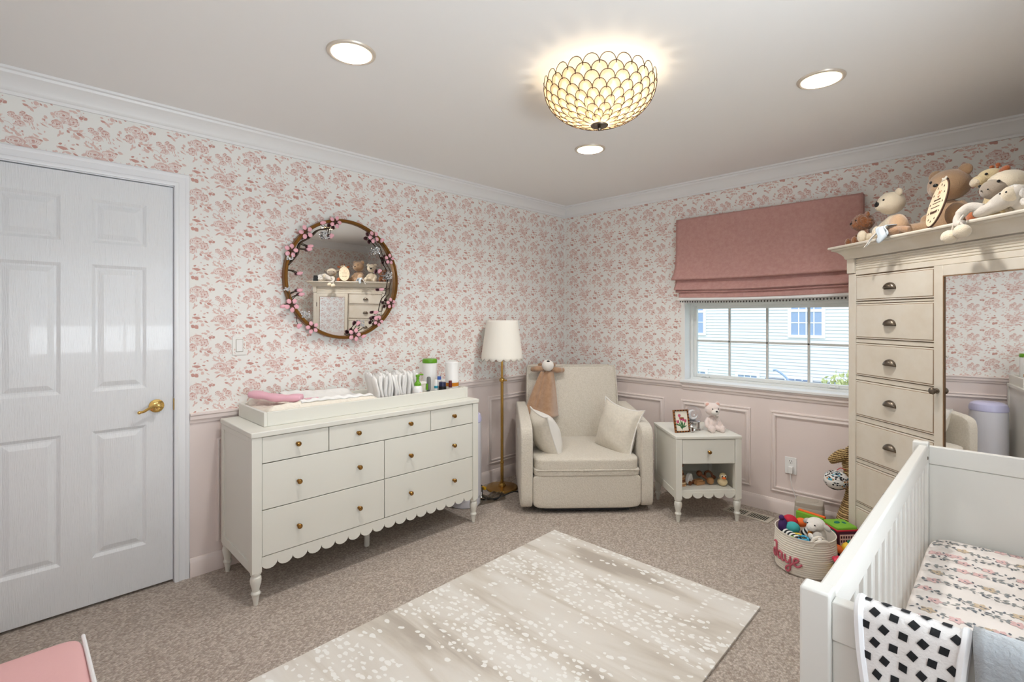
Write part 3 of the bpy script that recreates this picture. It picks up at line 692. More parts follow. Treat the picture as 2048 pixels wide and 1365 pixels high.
# ------------------------------------------------------------------ things in the right end of the tray
def put(name, label, cat, x, y, parts, z=TZ, group=None, rz=0):
    t = thing(name, label, cat, (x, y, z), rz, group)
    for pn, mb, mt in parts: build(pn, mb, mt, t, smooth=35)
    return t
def lz(*p, n=28, xf=None): m = MB(); m.lathe(p, n, xf); return m
bk = MB(); bk.box((-.17,-.055,0),(.17,.055,.062)); 
for k in range(15):
    yy = -2.205+.0200*k; dm = MB()
    def fn(u, v, k=k):
        x = -.085+.17*u; return (x*(1+.05*sin(v*3)), .006*sin(v*5+k)+.003*sin(u*14+k*1.7)-.012*v, .155*v+.010*sin(u*5+k*2.1)*v+.008*sin(u*17+k)*v)
    dm.grid(fn, 12, 8); o = build('diaper', dm, 'white_paper', None, smooth=180, solid=.011)
    o.location = (.285, yy, TZ+.02); o.rotation_euler = (0, 0, rad(-8+3*sin(k*2.3)))
    tag(o, 'white folded diaper standing in a row at the tray\'s right half', 'diaper', 'folded diapers standing in a row in the tray')
m = MB(); m.box((.19,-2.22,TZ+.001),(.42,-1.90,TZ+.014)); tag(build('flat_book', m, 'dark_red', bevel=.002), 'thin dark red book lying flat under the row of diapers', 'book')
put('pump_bottle', 'white foam soap bottle with bright green pump', 'bottle', .392, -1.955, [
    ('bottle_body', lz((0,0),(.026,0),(.031,.008),(.031,.075),(.026,.092),(.019,.098),(0,.098)), 'white_plastic'),
    ('pump_collar', lz((.019,.098),(.021,.100),(.021,.112),(.012,.122),(.009,.128),(.009,.15),(.013,.156),(.013,.166),(0,.168)), 'green_plastic'),
    ('nozzle', (lambda q: (q.tube(spline([(0,0,.163),(.0,.02,.166),(.0,.04,.163)], 4), .005, 8), q)[1])(MB()), 'green_plastic'),
    ('label_mark', (lambda q: (q.ell((.0312,.0,.055),(.001,.008,.007)), q)[1])(MB()), 'print_pink')])
put('cotton_roll', 'cream paper roll standing between the green pump and the brush', 'roll', .345, -1.871, [('roll', lz((.012,0),(.028,.002),(.030,.01),(.030,.088),(.026,.096),(.012,.098)), 'ivory')])
m = MB(); m.sq((0,0,.05),(.03,.036,.05), 8); put('tissue_box', 'small white box standing behind the green pump bottle', 'box', .27, -1.835, [('carton', m, 'white_paper')])
put('wipes_canister', 'white canister with a green lid, tallest thing on the tray', 'canister', .135, -1.679, [
    ('canister_body', lz((0,0),(.048,0),(.050,.004),(.050,.205),(.048,.208),(0,.208)), 'white_plastic'),
    ('lid', lz((0,.208),(.051,.208),(.052,.212),(.052,.228),(.047,.236),(.02,.239),(0,.239)), 'green_plastic')])
m = MB(); m.sq((0,0,.10),(.013,.010,.045), 5); m2 = MB(); m2.tube([(0,0,0),(0,0,.06)], [.008,.009], 12); m3 = MB(); m3.box((-.004,-.020,.062),(.006,-.009,.102))
t = put('hair_brush', 'grey upright baby brush with a green tab', 'brush', .385, -1.866, [('brush_head', m, 'grey_plastic'), ('handle', m2, 'grey_plastic'), ('tab', m3, 'green_plastic')], z=TZ+.001)
put('cream_tube', 'white tube with a teal band beside the grey brush', 'tube', .36, -1.79, [
    ('tube_body', lz((0,0),(.012,0),(.012,.10),(.008,.118),(0,.12)), 'white_plastic'), ('band', lz((.0124,.062),(.0128,.063),(.0128,.078),(.0124,.079), xf=None), 'teal_label')])
put('ointment_bottle', 'small white bottle with a blue cap behind the dark jar', 'bottle', .29, -1.712, [
    ('bottle_body', lz((0,0),(.017,0),(.018,.004),(.018,.098),(.012,.106),(0,.106)), 'white_plastic'), ('cap', lz((0,.106),(.013,.106),(.013,.128),(0,.129)), 'blue_cap')])
put('balm_jar', 'low navy blue jar with a flat lid', 'jar', .385, -1.757, [
    ('jar_body', lz((0,0),(.024,0),(.026,.005),(.026,.075),(0,.075)), 'black'), ('lid', lz((0,.075),(.023,.075),(.023,.098),(.021,.102),(0,.102)), 'navy')])
put('nail_polish_bottle', 'small bottle with a dark red cap', 'bottle', .402, -1.705, [
    ('bottle_body', lz((0,0),(.011,0),(.011,.062),(0,.064)), 'white_plastic'), ('cap', lz((0,.064),(.011,.064),(.011,.106),(.010,.108),(0,.108)), 'dark_red')])
put('sound_machine', 'white cylinder with an amber band at the right end of the tray', 'canister', .352, -1.652, [
    ('lower_body', lz((0,0),(.044,0),(.045,.064),(0,.064)), 'white_plastic'), ('amber_band', lz((0,.0645),(.0465,.0645),(.0465,.088),(0,.088)), 'amber'),
    ('upper_body', lz((0,.0885),(.046,.0885),(.046,.115),(.0445,.118),(.0445,.222),(.040,.227),(0,.228)), 'white_plastic')])

# ================================================================== FLOOR LAMP
lp = thing('floor_lamp', 'slim brass floor lamp with white scalloped shade beside the armchair', 'lamp', (.184, -1.019, 0))
m = MB(); m.lathe([(0,0),(.122,0),(.126,.004),(.126,.012),(.120,.018),(.06,.022),(.032,.026),(.030,.036),(.024,.040),(.022,.048),(.014,.052),(0,.052)], 48); build('base', m, 'brass', lp)
m = MB(); m.lathe([(0,.05),(.0125,.05),(.0125,.20),(.015,.203),(.015,.212),(.0115,.215),(.0115,.86),(.0095,.862),(.0095,1.20),(0,1.20)], 20); build('pole', m, 'brass', lp)
m = MB(); m.lathe([(.0115,.845),(.019,.850),(.022,.862),(.019,.874),(.0105,.880)], 20); m.tube([(.018,0,.862),(.04,0,.862)], .004, 8); m.ell((.044,0,.862),.008); build('height_knob', m, 'brass', lp)
m = MB(); nsc = 18
def shade(u, v):
    a = 2*pi*u; r = .122+(.165-.122)*v; z = 1.335-.30*v
    if v > .93: z -= .020*abs(sin(a*nsc/2))*(v-.93)/.07
    return (r*cos(a), r*sin(a), z)
m.grid(shade, 216, 20, wrap=True); build('lamp_shade', m, 'lampshade', lp, smooth=180, solid=.0025)
m = MB(); m.tube([(.164*cos(2*pi*k/216)*1.004, .164*sin(2*pi*k/216)*1.004, 1.0365-.020*abs(sin(pi*k*nsc/216))) for k in range(216)], .0022, 6, closed=True); build('shade_trim', m, 'stone', lp)
m = MB()
for a in (0, 2.1, 4.2): m.tube([(.009*cos(a),.009*sin(a),1.19),(.12*cos(a),.12*sin(a),1.32)], .002, 6)
build('shade_spider', m, 'brass', lp)
# cables and packing beside the lamp foot
m = MB(); m.tube(spline([(.30,-1.13,.03),(.34,-1.22,.012),(.28,-1.30,.03),(.20,-1.25,.085),(.16,-1.29,.05),(.22,-1.33,.01),(.33,-1.22,.012),(.40,-1.10,.05),(.43,-1.03,.012),(.48,-1.10,.008),(.50,-1.05,.008),(.42,-.99,.008)], 8), .005, 8)
tag(build('power_cord', m, 'cord_black'), 'loose black power cord curled by the foot of the brass lamp', 'cord')
ad = thing('plug_adapter', 'small white cube plug lying on the floor by the lamp foot', 'plug', (.262, -1.33, 0), .5)
m = MB(); m.box((-.018,-.018,.03),(.018,.018,.066)); build('plug_body', m, 'white_plastic', ad, bevel=.003); m = MB(); m.box((-.010,-.010,0),(.010,.010,.03)); build('plug_foot', m, 'white_plastic', ad, bevel=.002)
m = MB(); m.box((.212,-1.262,.062),(.246,-1.242,.082), 0, None); tag(build('cord_tag', m, 'yellow_tag', bevel=.001), 'small yellow tag on the black cord by the lamp', 'tag')
m = MB(); rn = random.Random(8)
m.grid(lambda u, v: (.29+.13*(u-.5)+.05*(v-.5), -1.24+.34*(v-.5)*.7-.1*(u-.5), .006+.040*abs(sin(u*7.3+v*5))*abs(cos(v*6.1-u*3))*(1-abs(2*u-1)**3)), 26, 30)
tag(build('plastic_bag', m, 'bag_plastic', smooth=25, solid=.0012), 'crumpled clear plastic bag on the carpet by the lamp foot', 'bag')
# diaper pail
pl_ = thing('diaper_pail', 'white rounded diaper pail with lilac rim between dresser and lamp', 'pail', (.222, -1.430, 0))
m = MB(); m.lathe([(0,0),(.105,0),(.112,.006),(.112,.055),(.108,.06),(.108,.07),(.118,.075),(.121,.35),(.119,.60),(0,.60)], 40); build('body', m, 'pail_white', pl_)
m = MB(); m.lathe([(.119,.60),(.122,.605),(.121,.63),(.112,.655),(.09,.668),(.06,.672),(0,.673)], 40); build('lid', m, 'lilac_plastic', pl_)

# ================================================================== ROUND MIRROR WITH BLOSSOMS
mr = thing('wall_mirror', 'round bronze framed wall mirror with pink blossom branches', 'mirror', (.03, -2.262, 1.60))
def wp(X, Y, x=.045):                              # a point X,Y on the close-up of the mirror -> the wall plane at depth x
    px, py = 540+X/4.875, 420+Y/4.875; q = (px-1024)/994; v = (636-py)/994
    d = (x-CAM.x)/((-1+q)/R2); return (x, CAM.y+d*(1+q)/R2, CAM.z+d*v)
R0 = .372
m = MB(); m.lathe([(R0-.012,.0),(R0-.012,.016),(R0-.008,.022),(R0+.004,.022),(R0+.008,.016),(R0+.008,-.018),(R0-.010,-.018)], 96, T(.03,-2.262,1.60) @ RY(pi/2), cap=False); m.f += [tuple(())][:0]
build('frame', m, 'bronze', mr, True)
MT = T(.036,-2.262,1.60) @ RZ(rad(.56)) @ RY(rad(.40)) @ RY(pi/2)
m = MB(); m.lathe([(0,-.012),(R0-.011,-.012)]+[((R0-.011)*(1-i/24), .0032*(1-(1-i/24)**2)-.003) for i in range(25)], 96, MT); build('mirror_glass', m, 'mirror', mr, True, smooth=20)
m = MB()
for P, r in (([(590,178),(480,195),(420,245),(380,275),(305,320),(285,370),(270,430),(215,500),(178,540)],.0045), ([(300,322),(355,345),(375,350)],.003), ([(285,375),(345,382),(365,380)],.003), ([(178,585),(225,592),(262,610)],.003), ([(600,170),(585,230),(590,245)],.002), ([(575,175),(560,230)],.002), ([(520,140),(560,170),(600,150)],.002),
             ([(1000,290),(1040,335),(1075,380),(1100,450),(1130,520),(1160,570),(1185,640),(1180,690),(1165,760),(1160,820),(1115,880),(1090,990)],.0032), ([(1170,760),(1120,785),(1100,778)],.003), ([(1090,990),(1060,990)],.003), ([(1090,330),(1110,370)],.002), ([(1110,1020),(1080,1030),(1045,1020)],.002),
             ([(140,760),(185,820),(195,880),(205,920)],.003), ([(195,825),(240,800),(262,797)],.0028), ([(215,880),(245,845),(285,830)],.0028), ([(140,920),(200,915)],.003), ([(262,1020),(258,1080),(272,1115)],.002), ([(800,1190),(835,1140),(850,1120)],.0025), ([(830,1190),(880,1170),(905,1150)],.003), ([(205,395),(150,420),(150,440),(180,455)],.003)):
    m = MB(); m.tube(spline([wp(x, y, .052) for x, y in P], 5), r, 6); build('twig', m, 'twig', mr, True)
def blossom(X, Y, s=1., rot=0.):
    c = Vector(wp(X, Y, .062)); p = MB(); q = MB()
    for k in range(5):
        a = rot+2*pi*k/5; dv = Vector((.0, cos(a), sin(a)))*.024*s
        p.ell(c+dv+Vector((.003*sin(k*2),0,0)), (.005*s,.0135*s,.0115*s), (a,0,0), 12, 8)
        b = a+pi/5; q.tube([c+Vector((.004,0,0)), c+Vector((.010, .014*s*cos(b), .014*s*sin(b))), c+Vector((.006,.022*s*cos(b),.022*s*sin(b)))], [.0028,.0022,.0012], 6)
    o = build('blossom', p, 'petal_pink', mr, True); q.ell(c+Vector((.005,0,0)), .005); build('stamen', q, 'twig', o, True)
for i, (x, y, s) in enumerate(((640,120,1.05),(352,217,1.15),(205,397,1.1),(1010,265,1.1),(1165,482,1.),(213,930,1.15),(1180,912,1.),(1055,1085,1.),(412,1148,1.05),(825,1218,1.15))): blossom(x, y, s, i*.7)
for x, y, a in ((515,127,.3),(597,255,1.5),(392,355,.2),(380,385,-.1),(287,620,.2),(1090,298,1.2),(1065,598,1.2),(1085,777,0),(288,785,.1),(305,825,.1),(125,942,.2),(280,1135,1.4),(1030,1000,.1),(855,1107,1.2),(912,1235,.5),(1040,1050,.2)):
    m = MB(); c = Vector(wp(x, y, .056)); m.ell(c, (.010,.017,.011), (a,0,0), 14, 9); m.ell(c+Vector((.002,.010,.003)), (.007,.010,.008), (a,0,0), 10, 7); build('bud', m, 'petal_pink', mr, True)
rn = random.Random(4)
for x, y, w, h in ((550,245,40,45),(195,465,36,28),(1040,400,36,42),(1165,640,30,42),(165,768,34,26),(350,1020,50,34),(900,1110,26,42)):
    m = MB()
    for k in range(26):
        c = wp(x+rn.uniform(-w,w)*.8, y+rn.uniform(-h,h)*.8, .052+rn.uniform(0,.012)); m.ell(c, .0048, (rn.uniform(0,3),rn.uniform(0,3),0), 5, 4)
    build('crystal_leaf', m, 'crystal', mr, True, smooth=0)

# ================================================================== CEILING LIGHT (capiz petals on wire)
cl = thing('ceiling_light', 'flush ceiling light of translucent scalloped petals on bronze wire', 'ceiling light', (1.778, -1.969, HT))
RB, ZR, ZB = .238, -.035, -.219                     # bowl radius, rim and bottom below the ceiling
def bowl(t, a, k=1.): t = max(t, .02); return Vector((RB*k*sin(min(t, 1)*pi/2)*cos(a), RB*k*sin(min(t, 1)*pi/2)*sin(a), ZB+(ZR-.012-ZB)*(1-cos(t*pi/2))))
ps = MB(); wr = MB(); NP = 23
rows = [1.07,.955,.84,.73,.62,.515,.415,.325,.24]
for ri, tt in enumerate(rows):
    npet = NP if tt > .45 else (16 if tt > .3 else 11); hw = pi/npet; kk = 1+.004*ri
    up = .125 if ri else .15; dn = .15; n = 9; left = []; right = []
    for k in range(npet):
        a0 = 2*pi*(k+.5*(ri % 2))/npet
        arch = [bowl(tt-up+up*sin(pi*i/16)**.9 if 0 < i < 16 else tt-up, a0-hw*cos(pi*i/16), kk) for i in range(17)]
        low = [bowl(tt-up-dn*q, a0+hw*(1-q)**.8*(1 if q < 1 else 0), kk*(1-.006*q)) for q in (.33,.66,1.)]+[bowl(tt-up-dn*q, a0-hw*(1-q)**.8, kk*(1-.006*q)) for q in (.66,.33)]
        loop = arch+low; cc = bowl(tt-up*.8, a0, kk*1.004)
        ps.add([cc]+loop, [(0, i+1, (i+1) % len(loop)+1) for i in range(len(loop))])
        wr.tube([p*1.003+Vector((0,0,-.001)) for p in arch], .0009+.0008*min(1, tt), 5)
build('petal_shade', ps, 'capiz', cl, smooth=180); build('wire_frame', wr, 'wire', cl)
m = MB(); m.lathe([(0,ZB-.026),(.006,ZB-.024),(.009,ZB-.016),(.006,ZB-.008),(.036,ZB-.006),(.038,ZB-.002),(.030,ZB+.004),(0,ZB+.006)], 32); build('finial', m, 'pewter', cl)
m = MB(); m.lathe([(0,0),(.065,0),(.065,-.014),(.055,-.022),(.012,-.024),(.008,-.028),(.005,-.03),(.005,ZB),(0,ZB)], 32); build('canopy_stem', m, 'brass', cl)
for sx in (-1, 1):
    m = MB(); m.lathe([(0,-.02),(.014,-.02),(.014,-.052),(0,-.052)], 16, T(.075*sx, .03*sx, -.03) ); b = build('socket', m, 'brass', cl)
    m = MB(); m.ell((.075*sx,.03*sx,-.105),(.022,.022,.028)); build('bulb', m, 'bulb', b)
# recessed downlights
for i, (x, y) in enumerate(CANS[:3]):
    lab = ('recessed downlight in the ceiling on the door side of the room', 'recessed downlight in the ceiling over the toy basket side', 'recessed downlight in the ceiling, small one just below the petal light')[i]
    t = thing('recessed_downlight', lab, 'downlight', (x, y, HT), 0, 'recessed downlights in the ceiling')
    m = MB(); m.lathe([(.077,.003),(.077,-.006),(.083,-.009),(.092,-.006),(.0945,-.0005),(.080,.002)], 48, cap=False); build('trim_ring', m, 'can_ring', t)
    m = MB(); m.lathe([(.0795,.0),(.077,.004),(.066,.06),(.062,.10),(.0,.10)], 40, cap=False); build('reflector', m, 'can_inner', t)
    m = MB(); m.lathe([(0,.066),(.03,.068),(.044,.073),(.050,.082),(.046,.096),(0,.098)], 32); build('bulb', m, 'bulb_can', t)
# ================================================================== ARMCHAIR
CH = rad(47); ch = thing('armchair', 'cream boucle recliner armchair standing across the room corner', 'armchair', (.98, -.965, 0), CH)
m = MB(); m.sq((0,.06,.155),(.378,.05,.118), 9, n=14); build('front_panel', m, 'boucle', ch, smooth=180)
m = MB(); m.box((-.36,.06,.035),(.36,.79,.27)); m.box((-.30,.04,.012),(.30,.74,.035)); build('base', m, 'dark_fabric', ch, bevel=.01)
for sx in (-1, 1):
    def warp(w, sx=sx):
        x, y, z = w; t = (y+.40)/.80
        if z > 0: z += (.035*t-.03*(1-t)**3)*(z/.29)
        x += -.012*sx*(z/.3)*0
        return [x, y, z]
    m = MB(); m.sq((sx*.420,.41,.33),(.046,.40,.298), 11, n=20, warp=warp); build('arm', m, 'boucle', ch, smooth=180)
def seatwarp(w):
    x, y, z = w
    if z > 0: z += .012*(1-(x/.37)**2)*(1-(y/.35)**4)
    return [x, y, z]
m = MB(); m.sq((0,.345,.340),(.370,.345,.046), 9, n=18, warp=seatwarp); m.sq((0,.342,.286),(.373,.338,.024), 14, n=12); build('seat_cushion', m, 'boucle', ch, smooth=180)
m = MB(); m.tube([(-.358,.004,.306),(0,.0,.306),(.358,.004,.306)], .005, 8); build('seat_piping', m, 'boucle', ch)
def backwarp(w):
    x, y, z = w; t = (z+.30)/.60
    y += .13*t                                    # lean
    y -= .025*(1-(x/.38)**2)*(1-(2*t-1)**2)       # front bulge
    x *= 1+.02*(1-t)
    return [x, y, z]
m = MB(); m.sq((0,.695,.645),(.372,.080,.307), 20, n=24, warp=backwarp); build('backrest', m, 'boucle', ch, smooth=180)
m = MB()
for sx in (-1, 1): m.tube(spline([(sx*.372,.640,.42),(sx*.374,.668,.6),(sx*.371,.705,.80),(sx*.366,.74,.93),(sx*.356,.755,.953)], 5), .0055, 8)
m.tube([(-.356,.755,.952),(0,.752,.953),(.356,.755,.952)], .0055, 8); build('back_piping', m, 'boucle', ch)
m = MB(); m.box((-.468,.30,.47),(-.464,.335,.53)); build('recline_button', m, 'white_plastic', ch, bevel=.003)
m = MB(); m.tube([(.4665,.18,.30),(.468,.18,.37)], .003, 6); build('recline_tab', m, 'linen_white', ch)
def pillow(name, label, loc, X, s, t, front, back, ears=0.):
    th = thing(name, label, 'cushion', loc, 0); Xl = ROOT[th.name].inverted() @ X
    a = MB(); b = MB(); c = MB()
    def edge(u, v):
        x, y = 2*u-1, 2*v-1; k = 1-.10*(1-abs(x)**2.0)*(abs(y)**3) ; k2 = 1-.10*(1-abs(y)**2.0)*(abs(x)**3)
        c_ = 1+ears*(abs(x)*abs(y))**5
        return x*s/2*k2*c_, y*s/2*k*c_
    def top(sg):
        def f(u, v):
            x, y = edge(u, v); p, q = 2*u-1, 2*v-1
            h = t/2*(max(0, 1-abs(p)**2.4)**.6)*(max(0, 1-abs(q)**2.4)**.6)+.0015
            h += .004*sin(p*6+q*4)*sin(q*5-p*2)*(1-abs(p)**4)*(1-abs(q)**4)
            return (x, y, sg*h)
        return f
    a.grid(top(1), 22, 22, xf=Xl); b.grid(top(-1), 22, 22, xf=Xl, flip=True)
    n = 22; per = [edge(i/n, 0) for i in range(n)]+[edge(1, i/n) for i in range(n)]+[edge(1-i/n, 1) for i in range(n)]+[edge(0, 1-i/n) for i in range(n)]
    c.tube([(x, y, 0) for x, y in per], .0058, 8, closed=True, xf=Xl)
    build('front_panel', a, front, th, smooth=180); build('back_panel', b, back, th, smooth=180); build('piping', c, 'linen_white', th); return th
C0 = ROOT[ch.name]
def chp(x, y, z): return tuple(C0 @ Vector((x, y, z)))
RC = Matrix.Rotation(CH, 4, 'Z')
# left pillow: leans on the left arm, seam towards the room, broad face turned to the right and up
XL = Matrix.Translation(chp(-.268,.24,.505)) @ RC @ RY(rad(70)) @ RX(rad(-14)) @ RZ(rad(8))
pillow('throw_pillow', 'throw pillow leaning on the left arm of the armchair, seen edge on', chp(-.28,.24,.39), XL, .33, .19, 'linen_white', 'linen', .05)
XR = Matrix.Translation(chp(.268,.26,.525)) @ RC @ RZ(rad(-58)) @ RX(rad(76)) @ RZ(rad(-7))
pillow('throw_pillow', 'throw pillow leaning on the right arm of the armchair, with pointed corners', chp(.255,.26,.39), XR, .37, .17, 'linen', 'linen_white', .09)
# comforter toy over the chair back
cm = thing('comforter_toy', 'brown plush comforter with white muzzle hung over the armchair back', 'soft toy', chp(-.245,.66,.60), CH)
I0 = ROOT[cm.name].inverted()
def cl_(x, y, z): return tuple(I0 @ Vector(chp(x, y+.04, z)))
m = MB()
def cloth(u, v):
    w = .050+.062*v**.8+.030*v; x = -.212-.060*v+(2*u-1)*w+.012*v*sin(u*9)
    z = .915-.335*v+.02*v*sin(u*5); y = .626-.065*v-.034*sin(u*10+1)*(.3+.7*v)-.055*v*(1-(2*u-1)**2)
    if v > .9: y -= .02*(v-.9)/.1
    return cl_(x, y, z)
m.grid(cloth, 30, 34); build('cloth_body', m, 'tan_plush', cm, smooth=180, solid=.012)
m = MB(); m.ell(cl_(-.205,.655,.952), (.048,.05,.040)); m.ell(cl_(-.205,.71,.945), (.05,.055,.04)); build('head', m, 'tan_plush', cm, smooth=180, remesh=.006)
m = MB(); m.ell(cl_(-.205,.622,.965), (.049,.046,.046)); mz = build('muzzle', m, 'white_plush', cm, smooth=180)
m = MB(); m.ell(cl_(-.205,.596,1.0), (.014,.010,.008)); build('nose', m, 'black', mz)
for sx in (-1, 1):
    m = MB(); m.tube([cl_(-.205+sx*.03,.64,.935), cl_(-.205+sx*.08,.64,.93+.006*sx*-1), cl_(-.205+sx*.122,.645,.928-.004*sx)], [.022,.026,.021], 12); m.ell(cl_(-.205+sx*.122,.645,.928-.004*sx), .021); build('arm', m, 'tan_plush', cm, smooth=180)
    m = MB(); m.ell(cl_(-.205+sx*.055,.71,.96), (.02,.014,.018)); build('ear', m, 'tan_plush', cm, smooth=180)

# ================================================================== NIGHTSTAND
NA = rad(47); ns = thing('nightstand', 'cream nightstand with one drawer, open shelf and scalloped apron', 'nightstand', (1.4735, -.667, 0), NA)
w, dp, tp = .441, .45, .572
m = MB()
for x in (0, w-.042):
    m.box((x,0,.155),(x+.042,.042,.552)); m.box((x,dp-.042,.155),(x+.042,dp,.552))
for x in (.004, w-.020): m.box((x,.042,.185),(x+.016,dp-.042,.552))
for x in (0, w-.022): m.box((x,.042,.155),(x+.022,dp-.042,.205))
m.box((.042,.008,.196),(w-.042,dp-.02,.213)); m.box((.042,dp-.03,.213),(w-.042,dp-.02,.50)); m.box((.042,.02,.383),(w-.042,dp-.03,.393))
build('carcass', m, 'cream_lacquer', ns, bevel=.0015)
m = MB(); m.box((.12,dp-.034,.345),(.30,dp-.0305,.358)); build('back_rail', m, 'white_trim', ns)
m = MB(); m.box((-.003,-.004,.552),(w+.003,dp+.002,tp)); build('top', m, 'cream_lacquer', ns, bevel=.004)
m = MB(); m.prism(scallop(.042, w-.042, 5, .197, .190, .158), -.020, -.006, 0, RX(pi/2)); build('apron', m, 'cream_lacquer', ns, smooth=0)
for x, y in ((.022,.022),(w-.022,.022),(.022,dp-.022),(w-.022,dp-.022)): build('leg', turned_leg(x, y), 'cream_lacquer', ns)
m = MB(); m.box((.0445,.004,.390),(w-.0445,.020,.549)); dd = build('drawer', m, 'cream_lacquer', ns, bevel=.0015)
build('knob', knob_mb((w/2,.004,.468), RX(pi/2)), 'brass_knob', dd, label='small round brass knob')
NX = ROOT[ns.name]
def nst(name, label, cat, x, y, z, rz=0, group=None): return thing(name, label, cat, tuple(NX @ Vector((x, y, z))), NA+rz, group)
# tulip picture
pf = nst('picture_frame', 'small beaded gold frame holding a pink tulip picture on the nightstand', 'picture', .088, .115, tp, rad(10))
TI = RX(rad(-12)); fw, fh = .112, .152
m = MB()
for a, b in (((-fw/2,-.006,0),(fw/2,.006,.010)), ((-fw/2,-.006,fh-.010),(fw/2,.006,fh)), ((-fw/2,-.006,.010),(-fw/2+.010,.006,fh-.010)), ((fw/2-.010,-.006,.010),(fw/2,.006,fh-.010))): m.box(a, b, 0, TI)
m.box((-.03,.006,.02),(.03,.009,.12), 0, TI)
m.add([(-.015,.01,.10),(.015,.01,.10),(.015,.062,.002),(-.015,.062,.002),(-.015,.014,.10),(.015,.014,.10),(.015,.066,.002),(-.015,.066,.002)], [(0,1,2,3),(7,6,5,4),(0,4,5,1),(1,5,6,2),(2,6,7,3),(3,7,4,0)])
build('frame', m, 'frame_gold', pf)
m = MB()
for i in range(15):
    z = .005+i*(fh-.01)/14
    for x in (-fw/2+.005, fw/2-.005): m.sq((x,-.008,z),(.0052,.003,.0032), 4, n=3, xf=TI, mi=i % 2)
for i in range(11):
    x = -fw/2+.005+i*(fw-.01)/10
    for z in (.005, fh-.005): m.sq((x,-.008,z),(.0032,.003,.0052), 4, n=3, xf=TI, mi=i % 2)
build('beads', m, ['frame_gold', 'bark'], pf)
m = MB(); m.box((-fw/2+.008,-.003,.008),(fw/2-.008,.0,fh-.008), 0, TI)
def lf(x, z, l, wd, a, mi, yo): 
    p = [(x+l*t*cos(a)-wd*s*sin(a), -.0032-yo, z+l*t*sin(a)+wd*s*cos(a)) for t, s in ((-.5,0),(-.2,.42),(.15,.5),(.5,.06),(.5,-.06),(.15,-.5),(-.2,-.42))]; m.add(p, [tuple(range(7))], mi, TI)
for x, z, a in ((-.012,.045,1.9),(.004,.05,1.5),(-.004,.06,1.7),(.016,.05,1.1),(.012,.036,.3),(-.026,.05,2.7),(.0,.04,1.6)): lf(x, z, .052, .010, a, 3, 0)
for x, z in ((-.030,.072),(-.006,.090),(.010,.086),(.026,.076),(-.014,.112)):
    lf(x-.003, z, .026, .013, 1.75, 1, .0003); lf(x+.004, z, .024, .012, 1.4, 2, .0005); lf(x, z-.002, .022, .009, 1.57, 1, .0007)
build('tulip_print', m, ['ivory', 'tulip', 'tulip_dark', 'leaf_green'], pf, smooth=0)
# snow globe
sg = nst('snow_globe', 'glass snow globe with white crescent moon on a silver base', 'snow globe', .195, .20, tp)
m = MB(); m.lathe([(0,0),(.050,0),(.053,.004),(.050,.010),(.045,.014),(.045,.052),(.050,.056),(.052,.062),(.046,.066),(.0,.066)], 40); build('base', m, 'silver', sg)
m = MB(); m.ell((0,0,.108), .056, nu=36, nv=24); build('globe', m, 'globe', sg, smooth=180)
m = MB(); A_ = []; 
for k in range(21): t = -.9+ (2*pi-1.2)*k/20; A_.append((.030*cos(t+2.1), 0, .104+.030*sin(t+2.1)))
m.tube(A_, [.0015+.0125*sin(pi*k/20)**1. for k in range(21)], 10); m.ell((-.006,0,.076),(.016,.016,.010)); m.ell((.006,-.004,.098),(.006,.006,.008)); build('moon', m, 'white_plastic', sg)
ln = nst('silver_charm', 'tiny silver lantern figure in front of the snow globe', 'figurine', .152, .118, tp)
m = MB(); m.lathe([(0,0),(.016,0),(.017,.003),(.013,.006),(.013,.034),(.017,.038),(.012,.046),(.005,.050),(.003,.054),(0,.055)], 20); m.tube([(.006*cos(2*pi*k/14),0,.060+.006*sin(2*pi*k/14)) for k in range(14)], .0016, 6, closed=True); build('body', m, 'silver', ln)
m = MB(); m.box((-.006,-.0145,.010),(.006,-.0128,.030)); build('panel', m, 'bark', ln)

